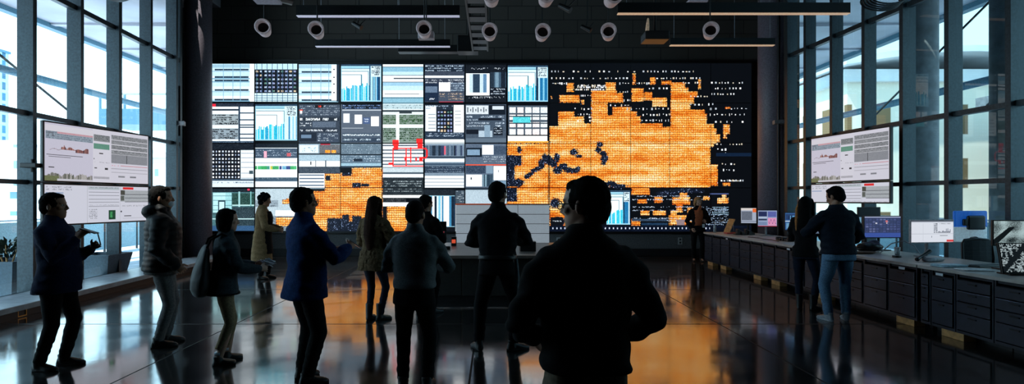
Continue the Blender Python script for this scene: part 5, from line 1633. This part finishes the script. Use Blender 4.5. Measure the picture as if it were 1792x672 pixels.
# ================================================================== ceiling fittings
def pendant(label, x0, x1, d, z, h, m):
    L = x1 - x0
    t = thing('linear_pendant', label, 'pendant light', ((x0 + x1) / 2, d, z), 0, 'black linear pendant lights')
    MB().box(-L / 2, -.05, .012, L / 2, .05, h).build('housing', M['black_metal'], t)
    MB().box(-L / 2 + .005, -.051, 0, L / 2 - .005, .051, .013).build('diffuser', m, t)
    for s in (-.46, .12, .46):
        MB().cyl((s * L, 0, h), (s * L, 0, CEIL - z), .006, n=8).build('hanging_cable', M['pale_metal'], t)


pendant('upper left linear pendant with a cool white lower edge', -3.66, -.64, 10.6, 5.0, .20, M['glow'])
pendant('lower left linear pendant, nearer the video wall', -3.97, -.98, 12.7, 5.0, .16, M['glow'])
pendant('upper right linear pendant, the longest, with a warm lower edge', 2.25, 6.49, 10.46, 5.0, .20, M['glow_warm'])
pendant('lower right linear pendant, short, with a warm lower edge', 3.87, 6.17, 12.6, 5.0, .16, M['glow_warm'])


def spot(label, x, d, z, yaw, m):
    t = thing('cylinder_spotlight', label, 'spotlight', (x, d, z), math.radians(yaw), 'pale cylinder spotlights')
    n = 28
    def ring(y, r):
        return [Vector((r * math.cos(2 * PI * j / n), y, r * math.sin(2 * PI * j / n))) for j in range(n)]
    b = MB()
    b.loft([ring(.30, .085), ring(.29, .10), ring(.0, .132), ring(-.03, .136), ring(-.034, .118), ring(-.03, .100), ring(.10, .09)])
    b.build('shade', m, t, True)
    MB().cyl((0, .075, 0), (0, .099, 0), .092, n=24).build('reflector', M['black_plastic'], t)
    MB().limb([((0, .16, .11), .012), ((0, .16, CEIL - z), .012)], n=8, caps=False).build('stem', M['black_metal'], t)
    MB().cyl((0, .13, .12), (0, .19, .12), .03, n=12).build('swivel', M['black_metal'], t)


sw = mat('spot_white', (196, 180, 186), .5, emit=(196, 176, 176), estr=.10)
for (x, y, d, yw), lab in zip(((460, 47, 9.8, 14), (553, 51, 9.8, 10), (742, 50, 9.8, 5), (857, 54, 9.8, 0), (950, 55, 9.8, 0), (1065, 54, 9.8, -10), (1244, 52, 9.8, -16), (860, -10, 8.4, 0), (957, -10, 8.4, 0), (1075, -9, 8.4, 0)),
                              ('leftmost pale cylinder spotlight of the lower row', 'second pale cylinder spotlight from the left, below the upper left pendant', 'pale cylinder spotlight above a small white box', 'pale cylinder spotlight right of the ladder tray', 'pale cylinder spotlight above the start of the amber map',
                               'pale cylinder spotlight left of the projector', 'rightmost pale cylinder spotlight, behind the lower right pendant', 'leftmost of three spotlights cut by the top edge of the photo', 'middle of three spotlights cut by the top edge of the photo', 'right one of three spotlights cut by the top edge of the photo')):
    p = at(x, y, d)
    spot(lab, p.x, p.y, p.z, yw, sw)
# small white box under a spotlight
o = MB().rbox(-.14, -.08, 0, .14, .08, .13, .006).build('junction_box', M['white_plastic'], None); o.location = at(746, 69, 10.2); tag(o, 'small white box hanging below the third spotlight from the left', 'box')
c_ = MB().cyl((0, 0, .13), (0, 0, CEIL - o.location.z), .012, n=8).build('hanging_rod', M['black_metal'], o)
# ladder tray running toward the back wall
lt = thing('ladder_tray', 'dark overhead ladder tray with pale rungs running to the back wall', 'cable tray', (-.36, 0, 5.42))
for s in (-1, 1):
    MB().box(s * .19 - .02, 9.5, 0, s * .19 + .02, 14.7, .10).build('rail', M['black_metal'], lt)
for k in range(9):
    MB().box(-.17, 9.7 + k * .58, .03, .17, 9.7 + k * .58 + .34, .055).build('rung', M['dark_metal'], lt)
for d in (10.5, 14.4):
    for s in (-1, 1):
        MB().cyl((s * .19, d, .1), (s * .19, d, CEIL - 5.42), .008, n=8).build('hanging_rod', M['black_metal'], lt)
dk = thing('duct_box', 'black duct box at the end of the ladder tray, above the video wall', 'duct', (-.62, 15.0, 5.45))
MB().rbox(-.34, -.22, 0, .20, .22, .42, .02).build('box', M['black_metal'], dk)
MB().rbox(-1.9, -.10, .02, -.34, .18, .20, .01).build('branch', M['black_metal'], dk)
MB().cyl((-.05, 0, .42), (-.05, 0, CEIL - 5.45), .05).build('hanging_pipe', M['black_metal'], dk)
# projector
pj = thing('projector', 'small dark projector on a pale arm, left of the lower right pendant', 'projector', at(1146, 73, 11.5))
MB().rbox(-.24, -.2, 0, .24, .2, .17, .015).build('projector_body', M['black_plastic'], pj)
b = MB()
for k in range(5):
    b.box(-.245, -.18 + k * .07, .03, -.24, -.15 + k * .07, .14)
b.build('side_grille', M['pale_metal'], pj)
MB().limb([((-.17, -.05, .17), .04), ((-.16, -.05, .30), .036), ((-.15, -.05, .44), .02)], n=12).build('lens_arm', mat('warm_white_plastic', (220, 190, 160), .5, emit=(220, 180, 140), estr=.12), pj, True)
MB().cyl((0, 0, .17), (0, 0, CEIL - pj.location.z), .025).build('mount_pole', M['black_metal'], pj, True)
# black swivel brackets
for (x, y, d), lab in zip(((628, 45, 11.2), (992, 14, 9.0), (1028, 50, 11.2)), ('black ceiling fixture between the two left pendants', 'black track fixture near the top, right of the middle spotlight', 'tiny black fixture between two right spotlights')):
    t = thing('track_fixture', lab, 'spotlight', at(x, y, d), random.uniform(-.6, .6), 'black track fixtures')
    MB().limb([((-.12, 0, .05), .035), ((.06, -.06, -.06), .05)], n=12, caps=False).build('lamp_can', M['black_metal'], t)
    MB().limb([((-.03, 0, .02), .012), ((0, 0, .16), .012), ((0, 0, CEIL - t.location.z + .004), .012)], n=8, caps=False).build('stem', M['black_metal'], t)
    MB().limb([((.02, -.03, 0), .01), ((.12, .02, .12), .01)], n=8).build('bracket', M['black_metal'], t)
# acoustic panels near the ceiling
for (x0, x1, y, d), lab in zip(((437, 482, -5, 8.2), (1206, 1240, 2, 11.2)), ('pale panel hanging at the top edge, upper left', 'pale tilted panel above the upper right pendant')):
    a, c_ = at(x0, y, d), at(x1, y, d)
    t = thing('acoustic_panel', lab, 'ceiling panel', (a + c_) / 2, .05, 'pale panels below the ceiling')
    w_ = (c_ - a).length
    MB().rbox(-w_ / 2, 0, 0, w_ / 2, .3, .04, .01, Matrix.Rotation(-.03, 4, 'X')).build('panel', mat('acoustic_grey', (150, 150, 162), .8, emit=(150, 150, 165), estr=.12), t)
    for s in (-.4, .4):
        MB().cyl((s * w_, .25, .0), (s * w_, .25, CEIL - a.z), .006, n=8).build('hanging_cable', M['black_metal'], t)
# big curved duct at the upper left
dc = thing('ventilation_duct', 'big dark curved duct along the top left under the ceiling', 'duct', (0, 0, 0))
b = MB()
pts = []
for k in range(17):
    t_ = k / 16
    x = -6.55 + 3.15 * t_
    pts.append((Vector((x, 9.75 - .5 * math.sin(PI * t_), 5.33 + .10 * math.sin(PI * t_) - .06 * t_)), .40))
b.limb(pts, n=24, caps=False, flat=((0, 0, 1), .85)).build('duct_body', M['black_metal'], dc)
b = MB(); b.limb([(p + Vector((0, -.36, -.26)), .02) for p, r in pts], n=8).build('rail', M['dark_metal'], dc, True)
for k in (3, 7, 11, 14):
    p = pts[k][0]
    MB().limb([(p + Vector((0, -.36, -.30)), .03), (p + Vector((.12, -.40, -.33)), .022)], n=10, caps=False).build('rail_spot', M['dark_metal'], dc)
for k in (2, 14):
    p = pts[k][0]
    MB().cyl(p + Vector((0, 0, .3)), (p.x, p.y, CEIL), .02).build('hanging_rod', M['black_metal'], dc)
# coil of cable at the upper right
b = MB()
for k in range(5):
    b.limb([((.26 + .015 * k) * math.cos(t) * 1.0, (.05 * k - .1), (.10 + .01 * k) * math.sin(t)) and (Vector(((.26 + .015 * k) * math.cos(t), .05 * k - .1, (.09 + .012 * k) * math.sin(t))), .014) for t in [2 * PI * j / 26 for j in range(27)]], n=7)
o = b.build('cable_coil', M['black_plastic'], None, True); o.location = at(1548, 0, 9.2); tag(o, 'black coil of cable hanging at the upper right window', 'cable coil')
MB().cyl((0, 0, .12), (0, 0, CEIL - o.location.z), .012, n=8).build('hanging_rod', M['black_metal'], o)

# ================================================================== wall fittings, outlet, near post
ws = thing('wall_sensor', 'white sensor box on the left window end frame', 'sensor', at(314, 216, 13.75), .35)
MB().rbox(-.10, -.10, -.05, .12, .08, .05, .01).build('housing', M['white_plastic'], ws)
MB().box(-.02, -.02, -.30, .02, .02, .9).build('conduit', M['dark_metal'], ws)
ws = thing('wall_sensor', 'grey sensor box on the right corner column', 'sensor', at(1364, 214, 13.95), -.2)
MB().rbox(-.14, -.12, -.05, .12, .10, .05, .01).build('housing', M['pale_metal'], ws)
MB().cyl((-.04, -.08, -3.0), (-.04, -.08, 4.5), .035).build('conduit', M['dark_metal'], ws)
ob = thing('floor_outlet', 'square brass-framed outlet box at the foot of the left window ledge', 'outlet', (wl(7.8) + .835, 7.8, .012), -PI / 2 - math.atan(SL) * 0)
b = MB()
for q in ((-.075, 0, 0, .075, .03, .014), (-.075, 0, .096, .075, .03, .11), (-.075, 0, .014, -.062, .03, .096), (.062, 0, .014, .075, .03, .096)):
    b.box(*q)
b.build('outlet_rim', M['brass'], ob)
MB().box(-.062, .012, .014, .062, .028, .096).build('outlet_plate', M['black_plastic'], ob)
ob.rotation_euler.z = PI / 2
for q, lab in (((1.85, D - .05, .42), 'small wall socket under the video wall, right of the foreground man'), ((5.35, D - .05, .42), 'small wall socket under the video wall, far right')):
    t = thing('wall_socket', lab, 'socket', q)
    MB().rbox(-.06, -.01, -.10, .06, .02, .10, .005).build('cover_plate', mat('socket_white', (170, 170, 170), .5), t)
    for z in (-.045, .045):
        MB().cyl((0, -.013, z), (0, -.009, z), .028, n=16).build('outlet', M['dark_metal'], t)
sb = thing('frame_bracket', 'black clamp on a left window mullion, left of the screens', 'bracket', (wl(9.0) + .15, 8.96, 2.14), 0)
MB().rbox(-.16, -.10, -.035, .10, .08, .035, .012).build('clamp', M['black_metal'], sb)
MB().cyl((-.02, 0, -.10), (-.02, 0, .10), .03).build('pin', M['black_metal'], sb, True)
np_ = thing('speaker_post', 'dark post with a black box on top at the right edge of the photo', 'post', (6.84, 7.0, 0))
MB().rbox(-.09, -.09, 0, .09, .09, 2.72, .01).build('post', mat('speckled_post', (60, 58, 54), .8, nscale=80, namt=.5), np_)
MB().rbox(-.15, -.14, 2.72, .15, .14, 2.92, .015).build('box', M['black_metal'], np_)
MB().rbox(-.05, -.15, 2.70, .25, -.10, 2.86, .01).build('plate', M['dark_metal'], np_)
# planters outside the windows stand in the next section
# ================================================================== outside
struct(MB().box(-60, -10, -.35, wl(DN) - 1.2, 60, -.05).build('ground', M['terrace']))
struct(MB().box(wr(DN) + .3, -10, -.35, 60, 60, -.05).build('ground', M['terrace']))
struct(MB().box(-260, 60, -8.3, 260, 300, -8.0).build('ground', M['terrace']))


def canopy(side, x_in, x_out):
    """projecting roof with a grey soffit, stepped edge and bracing"""
    t = thing('roof_canopy', 'grey roof canopy outside the %s windows' % ('left' if side < 0 else 'right'), 'canopy', (0, 0, 0), 0)
    y0, y1 = -2, 30
    b = MB(); b.prism([(x_in, y0), (x_out, y0), (x_out, y1), (x_in, y1)] if side > 0 else [(x_out, y0), (x_in, y0), (x_in, y1), (x_out, y1)], 7.15, 7.6)
    b.build('soffit', M['soffit'], t)
    MB().box(min(x_out, x_out + side * .25), y0, 7.0, max(x_out, x_out + side * .25), y1, 7.65).build('fascia', M['canopy_edge'], t)
    for k in range(9):
        y = 3 + 3.0 * k
        b = MB(); b.loft([[Vector((x, y - .1, z)) for x, z in ((x_in, 7.0), (x_out, 7.1), (x_out, 7.16), (x_in, 7.16))], [Vector((x, y + .1, z)) for x, z in ((x_in, 7.0), (x_out, 7.1), (x_out, 7.16), (x_in, 7.16))]])
        b.build('rib', M['soffit'], t)
    return t


canopy(-1, -7.9, -13.9)
canopy(1, 8.1, 13.4)


def tube(label, name, cat, p0, p1, r, m, group=None):
    return tag(MB().cyl(p0, p1, r, n=12).build(name, m, None, True), label, cat, group)


tube('teal tie beam running outside the left windows below the canopy', 'tie_beam', 'beam', (-13.5, 8, 5.2), (-13.5, 34, 5.2), .11, M['canopy_edge'])
tube('teal tie beam running outside the right windows below the canopy', 'tie_beam', 'beam', (13.0, 8, 4.75), (13.0, 34, 4.75), .11, M['canopy_edge'])
tube('dark stay cable slanting outside the left windows', 'hanging_stay_cable', 'cable', (-13.75, 12.5, 7.16), (-12.6, 17.0, 4.2), .035, M['black_metal'])
tube('dark stay cable slanting outside the right windows, far one', 'hanging_stay_cable', 'cable', (12.5, 19.5, 4.0), (13.36, 15.0, 7.16), .03, M['black_metal'])
tube('dark stay cable slanting outside the right windows, near one', 'hanging_stay_cable', 'cable', (12.5, 14.5, 4.0), (13.38, 10.0, 7.16), .03, M['black_metal'])
for x in (202, 212):
    p = at(x, 200, 15)
    tube('thin dark %s hanger rod outside the left windows' % ('left' if x == 202 else 'right'), 'hanger_rod', 'rod', (p.x, p.y, 3.2), (p.x, p.y, 7.15), .025, M['black_metal'], 'hanger rods outside the left windows')


def facade_mat(name, wall, glass, bw, bh, mortar, rot=0, emit=.0):
    m = bpy.data.materials.new(name)
    m.use_nodes = True
    nt = m.node_tree
    b = nt.nodes['Principled BSDF']
    tc = nt.nodes.new('ShaderNodeTexCoord')
    sp = nt.nodes.new('ShaderNodeSeparateXYZ')
    nt.links.new(tc.outputs['Object'], sp.inputs[0])
    ad = nt.nodes.new('ShaderNodeMath'); ad.operation = 'ADD'
    nt.links.new(sp.outputs['X'], ad.inputs[0]); nt.links.new(sp.outputs['Y'], ad.inputs[1])
    cb = nt.nodes.new('ShaderNodeCombineXYZ')
    nt.links.new(ad.outputs[0], cb.inputs['X']); nt.links.new(sp.outputs['Z'], cb.inputs['Y'])
    br = nt.nodes.new('ShaderNodeTexBrick')
    br.offset = 0.0
    br.inputs['Scale'].default_value = 1.0
    br.inputs['Brick Width'].default_value = bw
    br.inputs['Row Height'].default_value = bh
    br.inputs['Mortar Size'].default_value = mortar
    br.inputs['Bias'].default_value = -.2
    g = srgb(glass)
    br.inputs['Color1'].default_value = (*[float(v) for v in g], 1)
    br.inputs['Color2'].default_value = (*[float(min(1, v * 1.7)) for v in g], 1)
    br.inputs['Mortar'].default_value = (*[float(v) for v in srgb(wall)], 1)
    nt.links.new(cb.outputs[0], br.inputs['Vector'])
    nt.links.new(br.outputs['Color'], b.inputs['Base Color'])
    b.inputs['Roughness'].default_value = .6
    return m


def building(label, x0, y0, x1, y1, z0, z1, m, roof, parts=()):
    t = thing('building', label, 'building', ((x0 + x1) / 2, (y0 + y1) / 2, z0))
    hx, hy = (x1 - x0) / 2, (y1 - y0) / 2
    MB().box(-hx, -hy, 0, hx, hy, z1 - z0).build('walls', m, t)
    MB().box(-hx - .4, -hy - .4, z1 - z0, hx + .4, hy + .4, z1 - z0 + .7).build('roof', roof, t)
    return t


wp_ = mat('white_parapet', (225, 226, 228), .7, nscale=.3)
tw = facade_mat('tower_glass', (150, 190, 205), (36, 84, 110), 2.2, 3.2, .5)
t = building('tall teal glass tower far off at the left edge', -170, 146, -144.5, 170, -8, 45, tw, M['canopy_edge'])
MB().cyl((10, -10, 50), (10, -10, 55), 1.2).build('mast', M['pale_metal'], t)
MB().box(-6, -9, 50, 10, 9, 53).build('plant_room', M['canopy_edge'], t)
building('low white building with small windows far off at the left', -95, 92, -66, 120, -8, 10.5, facade_mat('white_render', (232, 230, 226), (120, 140, 150), 3.0, 3.4, 1.1), wp_)
building('long pale low block beyond the left terrace', -75, 70, -34, 78, -8, 2.6, facade_mat('pale_render', (214, 218, 220), (96, 130, 146), 2.4, 3.0, .8), wp_)
building('grey apartment slab far left of the skybridge', -60, 100, -44, 130, -8, 9, facade_mat('grey_render', (200, 206, 212), (110, 136, 150), 2.6, 3.2, 1.0), wp_)
cream = building('cream building with dark windows and white curved roof, beyond the right windows', 21.0, 34, 34, 46, -8, 8.6, facade_mat('cream_render', (244, 232, 212), (120, 96, 64), 2.3, 3.2, .75), wp_)
b = MB(); b.loft([[Vector((x, y, 17.2 + .9 * math.cos(x / 7.4 * 1.4) + dz)) for y, dz in ((-7.4, 0), (7, 0), (7, .35), (-7.4, .35))] for x in [-7.4 + 14.8 * k / 12 for k in range(13)]]); b.build('curved_canopy', wp_, cream, False)
building('brown brick block beyond the right windows', 26, 20, 40, 30, -8, 6.3, facade_mat('brown_brick', (132, 96, 80), (70, 80, 90), 2.6, 3.0, 1.3), M['concrete'])
building('long sunlit cream terrace building at the right', 33, 4, 46, 19, -8, 5.4, facade_mat('sunlit_render', (240, 222, 190), (150, 140, 120), 2.8, 3.0, 1.5), wp_)
building('white block far behind the cream building at the right', 48, 60, 70, 84, -8, 16, facade_mat('white_render_b', (226, 230, 232), (120, 160, 176), 3.0, 3.4, 1.2), wp_)
# round concrete columns carrying the right canopy
for x, d, lab in ((9.5, 12.75, 'round concrete column outside the right windows, far one'), (9.1, 10.0, 'round concrete column outside the right windows, near one')):
    tag(MB().cyl((x, d, -.05), (x, d, 7.15), .34, n=28).build('concrete_column', M['concrete'], None, True), lab, 'column', 'columns outside the right windows')
# skybridge at the left
sbx = thing('skybridge', 'teal skybridge seen far off through the last left window panes', 'bridge', (-21.0, 34, 5.9))
MB().box(-1.5, -1.5, 0, 6, 1.5, .9).build('deck', M['canopy_edge'], sbx)
for k in range(6):
    MB().box(-1.5 + k * 1.4, -1.5, .9, -1.4 + k * 1.4, -1.4, 1.7).build('post', M['canopy_edge'], sbx)
MB().box(-1.5, -1.5, 1.7, 6, -1.35, 1.8).build('handrail', M['pale_metal'], sbx)


def railing(label, x, y0, y1, n):
    t = thing('glass_railing', label, 'railing', (x, 0, -.05))
    for k in range(n + 1):
        y = y0 + (y1 - y0) * k / n
        MB().box(-.025, y - .025, 0, .025, y + .025, 1.12).build('post', M['dark_metal'], t)
    MB().box(-.03, y0, 1.10, .03, y1, 1.15).build('handrail', M['pale_metal'], t)
    MB().box(-.006, y0, .1, .006, y1, 1.08).build('glass_panel', mat('frosted_railing_glass', (110, 150, 165), .3), t)


railing('glass railing along the terrace outside the left windows', -12.2, 5, 34, 18)
railing('glass railing along the terrace outside the right windows', 12.6, 5, 34, 18)


def planter(label, x, d, s, plant=True):
    t = thing('planter', label, 'planter', (x, d, -.05))
    b = MB(); b.loft([[Vector((sx_ * r * s, sy_ * r * s, z * s)) for sx_, sy_ in ((-1, -1), (1, -1), (1, 1), (-1, 1))] for z, r in ((0, .32), (.72, .46), (.74, .46), (.74, .42), (.66, .41))])
    b.build('pot', M['planter'], t)
    if plant:
        b = MB()
        for k in range(150):
            a, e_ = random.uniform(0, 2 * PI), random.uniform(.2, 1.35)
            r = random.uniform(.22, .40) * s
            c = Vector((math.cos(a) * math.cos(e_), math.sin(a) * math.cos(e_), math.sin(e_) * .95)) * r + Vector((0, 0, .74 * s))
            dr = Vector((math.cos(a) + random.uniform(-.4, .4), math.sin(a) + random.uniform(-.4, .4), random.uniform(.2, 1.2))).normalized()
            sd_ = dr.orthogonal().normalized()
            b.add([c - dr * .06, c + sd_ * .022, c + dr * .09, c - sd_ * .022], [(0, 1, 2, 3)])
        f = b.build('foliage', M['leaf'], t)
        b = MB()
        for k in range(5):
            b.limb([((.04 * math.cos(k * 1.3), .04 * math.sin(k * 1.3), .6 * s), .014), ((.16 * math.cos(k * 1.3), .16 * math.sin(k * 1.3), 1.0 * s), .006)], n=6)
        b.build('stems', M['wood'], t)


planter('slate planter with a small dark shrub outside the left windows', -7.95, 9.35, .92)
planter('low round-edged empty planter outside, below the left screens', -7.75, 11.3, .8, False)
